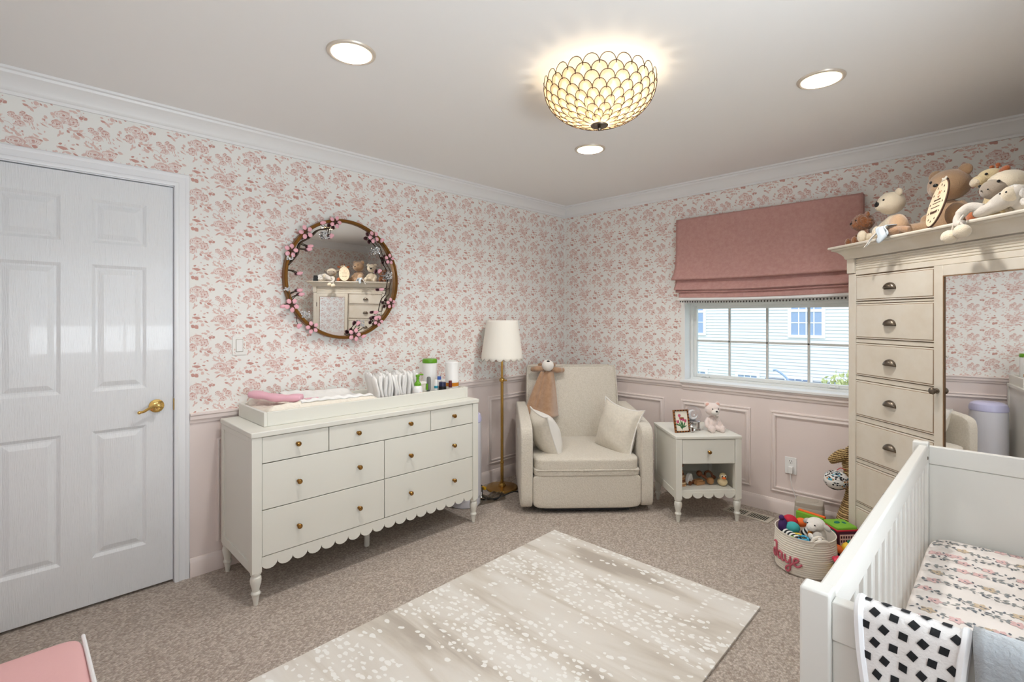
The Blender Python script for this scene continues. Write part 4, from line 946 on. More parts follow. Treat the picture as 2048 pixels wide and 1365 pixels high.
# ------------------------------------------------------------------ plush animals
def E_(o, c, r, rot=(0,0,0)): o.ell(c, r, rot); return o
def bear(name, label, X, rz, h, fur, muzz, foot=None, earin=None, group=None, leg=.42, spread=.17, armz=.2, nose=.035, hs=1., ht=1., fs=1., shag=0):
    t = thing(name, label, 'soft toy', X, rz, group); s = h
    b = MB(); b.ell((0,0,.25*s), (.20*s,.17*s,.26*s))
    for sx in (-1, 1):
        b.tube([(sx*.12*s,0,.42*s),(sx*.23*s,-.06*s,.30*s),(sx*.25*s,-.14*s,armz*s)], [.075*s,.078*s,.070*s], 12); b.ell((sx*.25*s,-.14*s,armz*s), (.078*s,.078*s,.085*s))
        b.tube([(sx*.11*s,-.05*s,.12*s),(sx*spread*s,-leg*s*.6,.10*s),(sx*spread*1.15*s,-leg*s,.09*s)], [.105*s,.095*s,.085*s], 12)
    build('body', b, fur, t, smooth=180, remesh=s*.022)
    for sx in (-1, 1):
        f = MB(); f.ell((sx*spread*1.18*s,-(leg+.03)*s,.118*s*fs), (.10*s*fs,.080*s*fs,.125*s*fs), (.3*(fs-1),0,0)); build('foot', f, foot or fur, t, smooth=180)
    rx, ry, rz_ = .235*s*hs, .215*s*hs, .205*s*hs; cz = ht*s*.95-rz_*.95; cy = -.04*s
    hd = MB(); hd.ell((0,cy,cz), (rx,ry,rz_), nu=28, nv=18); hd.ell((0,cy-ry*.72,cz-rz_*.28), (rx*.52,ry*.50,rz_*.46))
    H = build('head', hd, fur, t, smooth=180, remesh=s*.02)
    for sx in (-1, 1): q = MB(); q.ell((sx*rx*.74,cy+.02*s,cz+rz_*.78), (rx*.36,ry*.20,rz_*.38), (0,sx*.35,0)); e_ = build('ear', q, fur, H, smooth=180)
    if muzz: q = MB(); q.ell((0,cy-ry*.80,cz-rz_*.26),(rx*.54,ry*.48,rz_*.48)); build('muzzle', q, muzz, H, smooth=180)
    q = MB(); q.ell((0,cy-ry*(1.24 if muzz else 1.17),cz-rz_*.12),(nose*s*hs,.022*s*hs,nose*.8*s*hs)); build('nose', q, 'black', H)
    for sx in (-1, 1):
        q = MB(); q.ell((sx*rx*.40,cy-ry*.88,cz+rz_*.20),.019*s*hs); build('eye', q, 'black', H)
        if earin: q = MB(); q.ell((sx*rx*.74,cy+.02*s-ry*.14,cz+rz_*.78),(rx*.25,ry*.10,rz_*.27),(0,sx*.35,0)); build('inner_ear', q, earin, H, smooth=180)
    if shag:
        tx_ = bpy.data.textures.new('shaggy', 'CLOUDS'); tx_.noise_scale = .012
        for o in [c for c in bpy.data.objects if c.parent and ROOT[c.name] is ROOT[t.name] and any(md.type == 'REMESH' for md in c.modifiers)]:
            md = o.modifiers.new('shag', 'DISPLACE'); md.texture = tx_; md.strength = shag*2; md.mid_level = .5
    return t
pb = bear('teddy_bear', 'pink plush bear with paler face sitting on the nightstand', tuple(NX @ Vector((.315,.17,tp))), NA+rad(4), .20, 'pink_plush', 'white_plush', 'pink_plush', 'pink_ear', spread=.15, leg=.36, hs=1.1)
m = MB(); m.tube([(.075*.2+.0*k,-.178*.2,(.50-.04*k)*.2) for k in range(4)], .0025, 6); m.ell((.012,-.036,.104),(.012,.004,.006),(0,.5,0)); m.ell((.022,-.034,.098),(.010,.004,.005),(0,-.5,0)); build('bow', m, 'grey_plush', pb)
# ------------------------------------------------------------------ wooden toys on the nightstand shelf
SZ = .2135
sk = nst('stacking_toy', 'wooden ring stacker at the left of the nightstand shelf', 'toy', .075, .11, SZ)
m = MB(); m.lathe([(0,0),(.034,0),(.034,.010),(0,.010)], 28); build('base', m, 'wood', sk)
for k in range(6):
    r = .031-.0035*k; m = MB(); m.lathe([(.005,.011+.015*k),(r,.011+.015*k),(r+.002,.018+.015*k),(r,.025+.015*k),(.005,.025+.015*k)], 24); build('ring', m, ('wood_pale','wood_dark','wood')[k % 3], sk)
m = MB(); m.lathe([(.004,.10),(.004,.125),(.016,.128),(.016,.138),(0,.142)], 20); build('knob', m, 'wood_dark', sk)
cr = nst('wooden_car', 'white and wooden toy car with round arch on the shelf', 'toy', .142, .13, SZ, rad(35))
m = MB(); m.prism([(-.035,0),(.035,0),(.035,.016),(.022,.022),(.014,.055),(.0,.066),(-.016,.060),(-.028,.040),(-.035,.018)], -.012, .012, 0, T(0,0,.010) @ RX(pi/2)); build('body', m, 'white_plastic', cr, bevel=.002)
m = MB(); m.prism([(-.028,0),(-.004,.0),(-.006,.045),(-.02,.04)], -.028, -.0125, 0, T(0,0,.012) @ RX(pi/2)); build('side_block', m, 'wood_pale', cr)
for x in (-.02,.022):
    for y in (-.018,.018): m = MB(); m.lathe([(0,-.005),(.014,-.005),(.014,.005),(0,.005)], 20, T(x,y,.014) @ RX(pi/2)); build('wheel', m, 'wood_dark', cr)
bl = nst('wooden_block', 'flat wooden block toy lying mid shelf', 'toy', .205, .125, SZ, rad(20)); m = MB(); m.box((-.035,-.022,0),(.035,.022,.022)); m.box((-.03,-.018,.022),(.02,.018,.034)); build('block', m, 'wood', bl, bevel=.003)
rt = nst('rattle', 'brown wooden rattle with round ends leaning mid shelf', 'toy', .252, .13, SZ)
m = MB(); m.ell((-.03,.03,.062),.020); m.tube([(-.03,.03,.062),(.02,0,.028)], .009, 10); build('rattle_handle', m, 'wood_dark', rt)
m = MB(); m.ell((.03,-.012,.024),.024); build('rattle_ball', m, 'wood', rt)
rg = nst('ring_toy', 'dark wooden ring toy at the back of the shelf', 'toy', .305, .20, SZ); m = MB(); m.tube([(.026*cos(2*pi*k/24), .012*sin(2*pi*k/24), .034+.026*sin(2*pi*k/24)) for k in range(24)], .008, 8, closed=True); m.ell((.036,0,.022),.014); build('ring', m, 'wood_dark', rg)
dk = nst('rubber_duck', 'cream duck toy with an orange bill on the shelf', 'toy', .352, .085, SZ, rad(-10))
m = MB(); m.ell((0,.006,.026),(.033,.038,.026)); m.ell((0,-.006,.066),(.024,.024,.025)); m.tube([(0,.0,.035),(0,-.004,.06)], .018, 10); m.tube([(0,.036,.034),(0,.048,.046)], [.014,.004], 8); build('body', m, 'duck', dk, smooth=180, remesh=.003)
m = MB(); m.ell((0,-.032,.060),(.014,.012,.006)); m.ell((0,-.031,.064),(.010,.009,.005)); build('bill', m, 'orange', dk)
for sx in (-1, 1):
    m = MB(); m.ell((sx*.0105,-.0265,.072),(.0065,.004,.008)); ew = build('eye_white', m, 'white_plastic', dk); m = MB(); m.ell((sx*.0105,-.0305,.072),(.004,.0025,.0058)); build('pupil', m, 'black', ew)

# ================================================================== ROMAN SHADE
rs = thing('roman_shade', 'dusty pink roman shade with folds and pompom trim over the window', 'blind', (1.78, -.05, 1.5))
XA, XB = 1.172, 2.388
prof = [(-.060,2.125),(-.064,2.0),(-.070,1.85),(-.086,1.75),(-.112,1.69),(-.128,1.662),(-.118,1.650),(-.085,1.655)]
prof2 = [(-.078,1.668),(-.092,1.62),(-.112,1.585),(-.112,1.573),(-.085,1.570)]; prof3 = [(-.080,1.585),(-.094,1.562),(-.098,1.556),(-.080,1.552)]; prof4 = [(-.074,1.566),(-.082,1.545),(-.084,1.512)]
m = MB()
for pr, ins, sub in ((prof,0,6),(prof2,.006,5),(prof3,.010,4),(prof4,.030,4)):
    sp = spline([(0,y,z) for y, z in pr], sub); n = len(sp)-1
    def fn(u, v, sp=sp, n=n, ins=ins, pr=pr):
        p = sp[min(n, int(round(v*n)))]; x = XA+ins+(XB-XA-2*ins)*u; flare = .020*max(0, v-.55)/.45 if pr is prof else 0
        x += (2*u-1)*flare; sag = .010*(1-(2*u-1)**2)*(v if pr is prof else 1)
        wr = .006*sin(u*9+v*3)*sin(v*pi)*(1-(2*u-1)**4)+ (.010*math.exp(-((u-.06-.16*v)/.03)**2)*sin(v*pi)+.008*math.exp(-((u-.95+.12*v)/.03)**2)*sin(v*pi) if pr is prof else 0)
        return (x, p.y-wr*.8, p.z-sag)
    m.grid(fn, 60, n)
build('fabric_panel', m, 'roman', rs, True, smooth=180, solid=.004)
m = MB()
for x in (XA, XB):
    P = [(-.062,2.124),(-.002,2.124),(-.002,1.60),(-.085,1.66),(-.11,1.69),(-.086,1.75),(-.070,1.85)]
    m.add([(x+.002,y,z) for y, z in P]+[(x-.002,y,z) for y, z in P], [tuple(range(7)), tuple(reversed(range(7,14)))]+[(i, i+7, (i+1) % 7+7, (i+1) % 7) for i in range(7)])
build('side_return', m, 'roman', rs, True, smooth=0)
m = MB(); m.box((XA,-.060,2.10),(XB,-.002,2.123)); m.box((1.23,-.060,1.545),(2.33,-.050,1.60)); build('headrail', m, 'roman', rs, True, smooth=0)
m = MB()
for i in range(24): x0 = 1.203+i*(2.358-1.203)/24; x1 = x0+(2.358-1.203)/24; m.box((x0,-.0845,1.496-.010*(1-(2*i/24-1)**2)),(x1,-.0815,1.514-.010*(1-(2*i/24-1)**2)))
build('trim_tape', m, 'white_trim', rs, True, smooth=0)
m = MB(); m2 = MB()
for i in range(58):
    u = (i+.5)/58; x = 1.205+u*1.15; zz = 1.4955-.010*(1-(2*u-1)**2)
    m.tube([(x,-.083,zz),(x,-.083,zz-.008)], .0012, 5); m2.ell((x,-.083,zz-.014),(.0052,.0052,.0075), nu=8, nv=6)
pm = build('pompom_fringe', m2, 'pom', rs, True); build('fringe_thread', m, 'white_trim', pm, True)

# ================================================================== SWITCH, OUTLET, FLOOR VENT
sw = thing('light_switch', 'white rocker light switch on the floral wall left of the mirror', 'switch', (0, -2.868, 1.2))
m = MB(); m.box((.0008,-2.903,1.148),(.006,-2.833,1.253)); pl2 = build('cover_plate', m, 'paper', sw, True, bevel=.002)
m = MB(); paper(m, -2.901, -2.835, 1.15, 1.251, -2.809, 2.015, lambda u, z, o: (.0061+o*.5, u, z)); 
for i in range(len(m.m)): m.m[i] -= 2
build('plate_print', m, ['paper_light','paper_mid','paper_dark'], pl2, True, smooth=0)
m = MB(); m.box((.006,-2.884,1.168),(.0105,-2.852,1.233)); build('rocker', m, 'white_plastic', sw, True, bevel=.0015); m = MB(); m.box((.0058,-2.8865,1.1655),(.0068,-2.8495,1.2355)); build('rocker_gap', m, 'stone', sw, True, smooth=0)
ou = thing('wall_outlet', 'white wall outlet with a small plug below the window', 'outlet', (1.972, 0, .345))
m = MB(); m.box((1.936,-.006,.288),(2.008,-.0008,.402)); build('cover_plate', m, 'white_plastic', ou, True, bevel=.002)
m = MB()
for z in (.372,):
    m.ell((1.972,-.0062,z),(.017,.001,.017), nu=20, nv=6)
ro = build('receptacle', m, 'white_plastic', ou, True); m = MB()
for dx in (-.0065,.0065): m.box((1.972+dx-.0015,-.0078,.373),(1.972+dx+.0015,-.0066,.382))
m.ell((1.972,-.0072,.364),(.003,.0008,.003)); build('slot', m, 'black', ro, True)
m = MB(); m.box((1.962,-.032,.296),(1.990,-.0062,.342)); tag(build('charger_plug', m, 'white_plastic', bevel=.003), 'white charger plug pushed into the lower half of the outlet', 'plug')
m = MB(); m.tube(spline([(1.976,-.026,.297),(1.985,-.03,.22),(2.0,-.02,.16),(2.02,-.025,.09),(2.03,-.026,.03),(2.045,-.030,.003)], 6), .0022, 6); tag(build('white_cable', m, 'white_plastic'), 'thin white cable hanging from the outlet', 'cable')
fv = thing('floor_vent', 'cream metal floor vent beside the nightstand', 'vent', (1.755, -.175, 0), rad(-3))
m = MB(); l, wv = .155, .062
for a, b in (((-l,-wv,0),(l,-wv+.018,.006)),((-l,wv-.018,0),(l,wv,.006)),((-l,-wv+.018,0),(-l+.024,wv-.018,.006)),((l-.024,-wv+.018,0),(l,wv-.018,.006)),((-.008,-wv+.018,0),(.008,wv-.018,.006))): m.box(a, b)
build('vent_frame', m, 'grille', fv, bevel=.0015)
m = MB()
for i in range(9):
    for s0 in (-.131, .008): x = s0+.007+i*.0137; m.box((x,-wv+.018,.001),(x+.004,wv-.018,.005))
build('slats', m, 'grille', fv, smooth=0)
m = MB(); m.box((-l+.02,-wv+.012,.0004),(l-.02,wv-.012,.0012)); build('duct', m, 'black_matt', fv, smooth=0)
DL, BL, DAY, FILL_UP, SUN, SKY, EXPO = 28, 7, 8.5, 62, 1.0, 1.2, 0.63
# ================================================================== ARMOIRE (set diagonally across the right corner)
AA = rad(-41.34); ar = thing('armoire', 'antique cream armoire with drawers and mirrored door, toys on top', 'armoire', (2.383, -.411, 0), AA)
AW, AD = 1.07, .47
m = MB(); m.box((.004,.02,.05),(.022,AD,1.69)); m.box((AW-.022,.02,.05),(AW-.004,AD,1.69)); m.box((.022,AD-.015,.05),(AW-.022,AD,1.69)); m.box((.022,.02,1.68),(AW-.022,AD-.015,1.70))
m.box((.022,.02,.05),(AW-.022,AD-.015,.075))
m.box((0,0,0),(.052,.022,1.60)); m.box((AW-.050,0,0),(AW,.022,1.60)); m.box((.0,.022,0),(.05,.06,.05)); m.box((AW-.05,.022,0),(AW,.06,.05)); m.box((0,AD-.04,0),(.04,AD,.05)); m.box((AW-.04,AD-.04,0),(AW,AD,.05))
m.box((.052,.001,.02),(AW-.05,.022,.085)); m.box((.052,.001,1.592),(AW-.05,.022,1.618)); m.box((.5435,.001,.085),(.5475,.02,1.592))
m.box((.052,.008,1.618),(AW-.05,.022,1.69))
build('carcass', m, 'antique', ar, bevel=.002)
m = MB(); m.box((.052,.014,.085),(AW-.05,.020,1.60)); build('glaze_recess', m, 'glaze', ar, smooth=0)
for a, b in ((1.432,1.446),(1.217,1.241),(1.012,1.038),(.787,.815),(.556,.578),(.313,.335)): m = MB(); m.box((.054,.003,a+.002),(.5425,.0139,b-.002)); build('drawer_rail', m, 'antique', ar, bevel=.001)
m = MB()
for i in range(5): z = 1.620+i*.0128; m.prism([(0,z),(-.004,z+.003),(-.004,z+.0085),(0,z+.0115)], .05, AW-.05, 0, Matrix(((0,0,1,0),(1,0,0,.008),(0,1,0,0),(0,0,0,1))))
build('reeded_frieze', m, 'antique', ar, smooth=30)
for x in (-.006, AW-.046):
    m = MB(); m.box((x,-.006,1.604),(x+.052,.03,1.688)); build('corner_block', m, 'antique', ar, bevel=.002)
m = MB(); CP = [(0,0),(.006,0),(.010,.006),(.012,.016),(.020,.028),(.036,.044),(.048,.050),(.055,.052),(.055,.060),(.066,.062),(.068,.068),(.066,.0745),(0,.0745)]
P = [Vector((-.004,AD-.005,1.685)), Vector((-.004,-.004,1.685)), Vector((AW+.004,-.004,1.685)), Vector((AW+.004,AD-.005,1.685))]; NV = [Vector((-1,0,0)), Vector((-1,-1,0)), Vector((1,-1,0)), Vector((1,0,0))]
m.sweep(P, CP, lambda i: (NV[i], Vector((0,0,1)))); build('cornice', m, 'antique', ar, smooth=35)
m = MB(); m.box((.0,.0,1.742),(AW,AD-.006,1.7592)); build('top_board', m, 'antique', ar, smooth=0)
AT = 1.7598
for a, b, kz in ((1.446,1.588,1.519),(1.241,1.432,1.332),(1.038,1.217,1.127),(.815,1.012,.919),(.578,.787,.696),(.335,.556,.45),(.09,.313,.21)):
    m = MB(); m.box((.057,-.002,a+.002),(.5395,.013,b-.002)); m.box((.066,-.0045,a+.011),(.5305,-.001,b-.011)); d = build('drawer', m, 'antique', ar, bevel=.003)
    m = MB()
    for p0, p1 in (((.0635,-.0026,a+.0085),(.5330,-.0018,a+.0105)), ((.0635,-.0026,b-.0105),(.5330,-.0018,b-.0085)), ((.5305,-.0026,a+.0085),(.5330,-.0018,b-.0085)), ((.0635,-.0026,a+.0085),(.0660,-.0018,b-.0085))): m.box(p0, p1)
    build('glaze_line', m, 'glaze', d, smooth=0)
    m = MB()
    def cup(u, v, kz=kz):
        al = pi*u; be = pi/2*v
        return (.291+.036*cos(al)*(1-.0*v), -.0045-.022*sin(be)*(.25+.75*sin(al)), kz-.014+.030*sin(al)*cos(be)**.8)
    m.grid(cup, 20, 8); m.box((.254,-.0065,kz-.018),(.328,-.004,kz-.013)); build('cup_pull', m, 'pewter', d, smooth=60, solid=.0015)
dx0, dx1, dz0, dz1 = .5495, 1.018, .09, 1.590; XD = T(1.018,0,0) @ RZ(rad(2.1)) @ T(-1.018,0,0)   # the door stands a touch ajar
m = MB()
for a, b in (((dx0,-.002,dz0),(.592,.013,dz1)), ((.978,-.002,dz0),(dx1,.013,dz1)), ((.592,-.002,dz0),(.978,.013,.15)), ((.592,-.002,1.543),(.978,.013,dz1))): m.box(a, b)
m.v = [tuple(XD @ Vector(p)) for p in m.v]; do = build('door', m, 'antique', ar, bevel=.002)
m = MB()
for a, b in (((.592,-.0015,.15),(.596,.011,1.543)), ((.974,-.0015,.15),(.978,.011,1.543)), ((.596,-.0015,.15),(.974,.011,.154)), ((.596,-.0015,1.539),(.974,.011,1.543))): m.box(a, b)
m.v = [tuple(XD @ Vector(p)) for p in m.v]; build('glaze_line', m, 'glaze', do, smooth=0)
m = MB(); m.box((.596,.004,.154),(.974,.008,1.539)); m.v = [tuple(XD @ Vector(p)) for p in m.v]; build('mirror_glass', m, 'mirror', do, smooth=0)
m = MB(); m.lathe([(0,0),(.012,0),(.012,.003),(.006,.006),(.006,.013),(.013,.018),(.0165,.024),(.014,.031),(.006,.036),(0,.037)], 20, XD @ T(.566,-.002,1.024) @ RX(pi/2)); build('knob', m, 'pewter', do)
for z in (.3, 1.40): m = MB(); m.lathe([(0,0),(.005,0),(.005,.06),(0,.06)], 12, T(1.019,-.003,z)); build('hinge', m, 'pewter', do)
AX = ROOT[ar.name]
def ap(x, y, z=0): return tuple(AX @ Vector((x, y, AT+z)))
bear('teddy_bear', 'small shaggy rust brown bear at the far end of the armoire top', ap(.060,.045), AA+rad(-14), .178, 'brown_plush', None, 'brown_plush', None, leg=.34, nose=.04, hs=1.32, shag=.007)
bear('teddy_bear', 'cream plush bear with big black nose on the armoire', ap(.225,.07), AA+rad(-8), .262, 'cream_plush', None, 'cream_plush', None, leg=.42, nose=.06, spread=.2, hs=1.08)
bg = bear('teddy_bear', 'big tan teddy bear sitting behind the wooden plaque on the armoire', ap(.45,.165), AA+rad(13), .315, 'big_bear_plush', None, 'big_bear_plush', None, leg=.50, nose=.03, spread=.34, armz=.24, hs=1.15, fs=1.4)
# wooden plaque
pq = thing('milestone_plaque', 'oval pale wooden plaque with small lettering leaning on the big bear', 'plaque', ap(.583,-.066), AA+rad(-23))
PT = T(0,0,.004) @ RX(rad(-15)) @ Matrix.Diagonal((1.08,1,1.08,1)); ov = [(.068*cos(2*pi*k/48), .098+.098*sin(2*pi*k/48)) for k in range(48)]
m = MB(); m.prism([(x,y) for x, y in ov], 0, .006, 0, PT @ RX(pi/2) @ T(0,0,.0)); build('board', m, 'plaque_wood', pq, smooth=30)
m = MB(); m.tube([PT @ Vector((x*1.02, -.001, .098+(y-.098)*1.02)) for x, y in ov], .0035, 8, closed=True); build('rim', m, 'bark', pq, smooth=180)
m = MB(); QT = PT @ T(0,-.0066,0)
def strk(pts, r=.0009, mi=0): m.tube([QT @ Vector((x, 0, z)) for x, z in pts], r, 5, mi=mi)
for k in range(12):
    a = pi/2-2*pi*k/12; x, z = .052*cos(a), .098+.078*sin(a); strk([(x-.003,z-.004),(x,z+.004),(x+.002,z-.003)], .0011)
for row, (z, w0) in enumerate(((.112,.030),(.100,.034),(.082,.036))):
    strk([(-w0+2*w0*i/26, z+.0035*sin(i*2.1+row)*(1 if i % 3 else .3)) for i in range(27)], .0008)
strk([(-.030+.060*i/30, .060+.008*sin(i*1.3)*(.4+.6*abs(cos(i*.7)))) for i in range(31)], .0012); strk([(-.012,.135),(-.004,.150),(.004,.136),(.012,.150)], .0012, 1); strk([(.0,.12),(.008,.128),(-.008,.128),(0,.12)], .0012, 1)
build('lettering', m, ['bark', 'rust_plush'], pq)
m = MB(); m.tube([PT @ Vector((x,-.006,z)) for x, z in ((0,.196),(-.014,.204),(-.012,.192),(0,.197),(.014,.205),(.013,.193),(0,.196))], .004, 8); m.ell(PT @ Vector((0,-.006,.198)), .006); build('bow', m, 'ivory', pq)
# satin lovey hanging over the cornice edge
lv = thing('satin_lovey', 'knotted pale satin comforter hanging over the front edge of the armoire', 'soft toy', ap(.355,-.03), AA)
m = MB(); m.ell((0,-.015,.026),(.05,.035,.026)); m.tube(spline([(.02,-.01,.03),(.055,-.015,.026),(.085,-.005,.018)], 5), [.016]*10+[.012], 10); m.ell((-.05,-.02,.022),(.022,.02,.02)); build('plush_body', m, 'tan_plush', lv, smooth=180, remesh=.004)
m = MB()
def sat(u, v):
    x = -.030+.060*u; t = v; y = -.012-.056*min(1, t*1.9)-.012*sin(u*8)*t; z = .052-.006*t-.062*max(0, t-.45)*1.7*(1+.4*sin(u*6)); return (x+.01*sin(v*9)+.03*(v-.5)*(u-.6), y-.003*cos(u*15), z)
m.grid(sat, 22, 18); build('satin_cloth', m, 'satin_blue', lv, smooth=180, solid=.003)
m = MB()
def sat2(u, v):
    return (-.05-.05*v+.025*u*(1-v)+.004*sin(v*9), -.050-.030*v-.008*sin(u*6), .035-.075*v+.020*u*(1-v)-.006*sin(u*7))
m.grid(sat2, 10, 14); build('satin_corner', m, 'linen_white', lv, smooth=180, solid=.003)
# giraffe
gf = thing('giraffe_toy', 'pale yellow plush giraffe with orange ears and feet on the armoire', 'soft toy', ap(.685,.145), AA+rad(-16))
m = MB(); m.ell((0,0,.06),(.065,.06,.06)); m.tube([(0,.0,.08),(-.004,-.004,.14),(-.006,-.012,.19)], [.055,.036,.032], 12); build('body', m, 'yellow_plush', gf, smooth=180, remesh=.006)
m = MB(); m.ell((-.006,-.02,.205),(.045,.05,.037)); m.ell((-.006,-.065,.188),(.032,.03,.026)); h_ = build('head', m, 'yellow_plush', gf, smooth=180, remesh=.005)
m = MB(); m.ell((-.006,-.080,.184),(.026,.018,.020)); build('muzzle', m, 'cream_plush', h_, smooth=180)
for sx in (-1, 1):
    m = MB(); m.ell((-.006+sx*.060,-.012,.216),(.030,.012,.017),(0,sx*-.25,0)); build('ear', m, 'rust_plush', h_, smooth=180)
    m = MB(); m.tube([(-.006+sx*.016,-.01,.235),(-.006+sx*.018,-.008,.250)], .005, 8); m.ell((-.006+sx*.018,-.008,.252),.009); build('horn', m, 'rust_plush', h_, smooth=180)
    m = MB(); m.ell((-.006+sx*.030,-.058,.212),.0055); build('eye', m, 'black', h_)
    m = MB(); m.tube([(sx*.03,-.03,.03),(sx*.05,-.10,.026)], [.026,.022], 10); build('leg', m, 'yellow_plush', gf, smooth=180)
    m = MB(); m.ell((sx*.052,-.122,.028),(.028,.024,.028)); build('foot', m, 'rust_plush', gf, smooth=180)
# calf
cw = thing('calf_toy', 'cream plush calf with taupe muzzle on the armoire beside the giraffe', 'soft toy', ap(.815,.055,-.003), AA+rad(-4))
m = MB(); m.ell((.02,.03,.065),(.06,.06,.065)); build('body', m, 'cream_plush', cw, smooth=180)
m = MB(); m.ell((0,-.012,.138),(.070,.066,.056)); h_ = build('head', m, 'cream_plush', cw, smooth=180)
m = MB(); m.ell((-.010,-.050,.122),(.056,.046,.042)); build('muzzle', m, 'taupe_plush', h_, smooth=180)
for sx in (-1, 1):
    m = MB(); m.ell((sx*.084,.01,.162),(.030,.012,.018),(0,sx*-.4,0)); build('ear', m, 'taupe_plush', h_, smooth=180)
    m = MB(); m.ell((-.010+sx*.040,-.078,.142),.0058); build('eye', m, 'black', h_)
    m = MB(); m.ell((-.010+sx*.014,-.096,.116),.0028); build('nostril', m, 'black', h_)
m = MB(); m.ell((-.01,-.04,.075),(.028,.022,.022)); build('collar', m, 'linen_white', cw, smooth=180)
# long-limbed bunny with pompom feet hanging over the edge
bn = thing('knitted_bunny', 'grey long limbed soft bunny dangling two pompom feet over the cornice', 'soft toy', ap(.80,-.02), AA)
m = MB(); m.ell((.06,-.005,.060),(.085,.028,.034),(0,-.42,0)); m.ell((.0,-.02,.030),(.05,.026,.024),(0,-.2,0)); m.ell((.115,.03,.035),(.05,.035,.034)); build('body', m, 'grey_plush', bn, smooth=180, remesh=.005)
m = MB(); m.tube(spline([(-.01,-.02,.04),(-.045,-.04,.052),(-.068,-.060,.022),(-.062,-.074,-.010),(-.040,-.076,-.018)], 6), [.020]*12+[.016]*13, 12); build('ear_flap', m, 'grey_plush', bn, smooth=180)
for x, z, x0 in ((-.075,-.066,-.068),(-.020,-.052,-.045)):
    m = MB(); m.tube(spline([(x0,-.066,.020),(x0,-.082,-.004),(x,-.088,z+.02)], 5), .004, 8); lg = build('leg', m, 'grey_plush', bn, smooth=180)
    m = MB(); m.ell((x,-.098,z),(.031,.028,.029)); build('pompom_foot', m, 'cream_plush', lg, smooth=180)
# lamb
lm = thing('lamb_toy', 'small cream curly lamb lying at the near end of the armoire top', 'soft toy', ap(.915,-.01), AA+rad(-8))
m = MB(); m.ell((.045,.03,.045),(.07,.045,.045)); m.ell((.11,.03,.04),(.03,.04,.04)); rn = random.Random(2)
for k in range(60):
    a, b = rn.uniform(0,6.28), rn.uniform(-.6,1); q = sqrt(max(0,1-b*b)); m.ell((.045+.068*q*cos(a), .03+.044*q*sin(a), .046+.044*b), .011, nu=8, nv=6)
build('body', m, 'white_plush', lm, smooth=180)
m = MB(); m.ell((-.022,-.020,.075),(.030,.034,.032)); h_ = build('head', m, 'cream_plush', lm, smooth=180); m = MB()
for k in range(22): a = 6.28*k/22; m.ell((-.018+.022*cos(a)*(k % 3)/2, -.012+.018*sin(a)*(k % 3)/2, .104-.004*(k % 3)), .009, nu=8, nv=6)
for sx in (-1, 1): m.ell((-.02+sx*.034,-.015,.078),(.010,.010,.022))
build('curls', m, 'white_plush', h_, smooth=180)
for sx in (-1, 1): m = MB(); m.ell((-.024+sx*.013,-.050,.080),.0035); build('eye', m, 'black', h_)
mn = thing('baby_monitor', 'small black monitor at the right end of the armoire top, seen in the round mirror', 'monitor', ap(1.022,-.045), AA); m = MB(); m.box((-.035,0,0),(.035,.012,.085), 0, RX(rad(-12))); m.box((-.02,.0,0),(.02,.05,.006)); build('screen_body', m, 'black', mn, bevel=.003)

# ================================================================== CRIB
CXA, CXB, CYA, CYB, CT = 2.780, 3.50, -2.83, -1.43, .912
cb = thing('crib', 'white wooden baby crib with slatted side and solid end panels', 'crib', ((CXA+CXB)/2, (CYA+CYB)/2, 0))
for x in (CXA, CXB-.045):
    for y in (CYA, CYB-.037): m = MB(); m.box((x,y,0),(x+.045,y+.037,CT)); build('post', m, 'crib_white', cb, True, bevel=.004)
for x in (CXA+.016, CXB-.044):
    m = MB(); m.box((x,CYA+.037,.842),(x+.028,CYB-.037,.902)); build('top_rail', m, 'crib_white', cb, True, bevel=.005)
    m = MB(); m.box((x,CYA+.037,.25),(x+.028,CYB-.037,.31)); build('bottom_rail', m, 'crib_white', cb, True, bevel=.004)
    ns_ = 16
    for i in range(ns_):
        y = CYA+.037+(CYB-CYA-.074)*(i+.5)/ns_; m = MB(); m.box((x+.007,y-.0145,.31),(x+.021,y+.0145,.842)); build('slat', m, 'crib_white', cb, True, bevel=.003)
for y in (CYA+.006, CYB-.031):
    m = MB(); m.box((CXA+.045,y,.838),(CXB-.045,y+.025,.900)); m.box((CXA+.045,y+.004,.30),(CXB-.045,y+.021,.8365)); m.box((CXA+.045,y,.24),(CXB-.045,y+.025,.30)); build('end_panel', m, 'crib_white', cb, True, bevel=.002)
for y in (CYA+.055, CYB-.055): m = MB(); m.lathe([(0,0),(.006,0),(.006,.003),(0,.004)], 14, T(CXA+.043,y,.862) @ RY(pi/2)); build('bolt', m, 'pewter', cb, True)
m = MB(); m.box((CXA+.046,CYA+.04,.43),(CXB-.046,CYB-.04,.46)); build('mattress_base', m, 'crib_white', cb, True)
mt = thing('crib_mattress', 'crib mattress in a white fitted sheet printed with grey and pink flowers', 'mattress', ((CXA+CXB)/2, (CYA+CYB)/2, .461))
m = MB(); X0, X1, YA, YB = CXA+.052, CXB-.052, CYA+.050, CYB-.042
def mw(w):
    x, y, z = w
    return [x, y, z+.0*x]
m.sq(((X0+X1)/2,(YA+YB)/2,.531),((X1-X0)/2,(YB-YA)/2,.069), 14, n=24)
def sheetz(x, y):
    a = abs((x-(X0+X1)/2)/((X1-X0)/2)); b = abs((y-(YA+YB)/2)/((YB-YA)/2)); r = 1-a**14-b**14
    return None if r < .03 else .531+.069*r**(1/14)
rn = random.Random(9); n_ = [0]
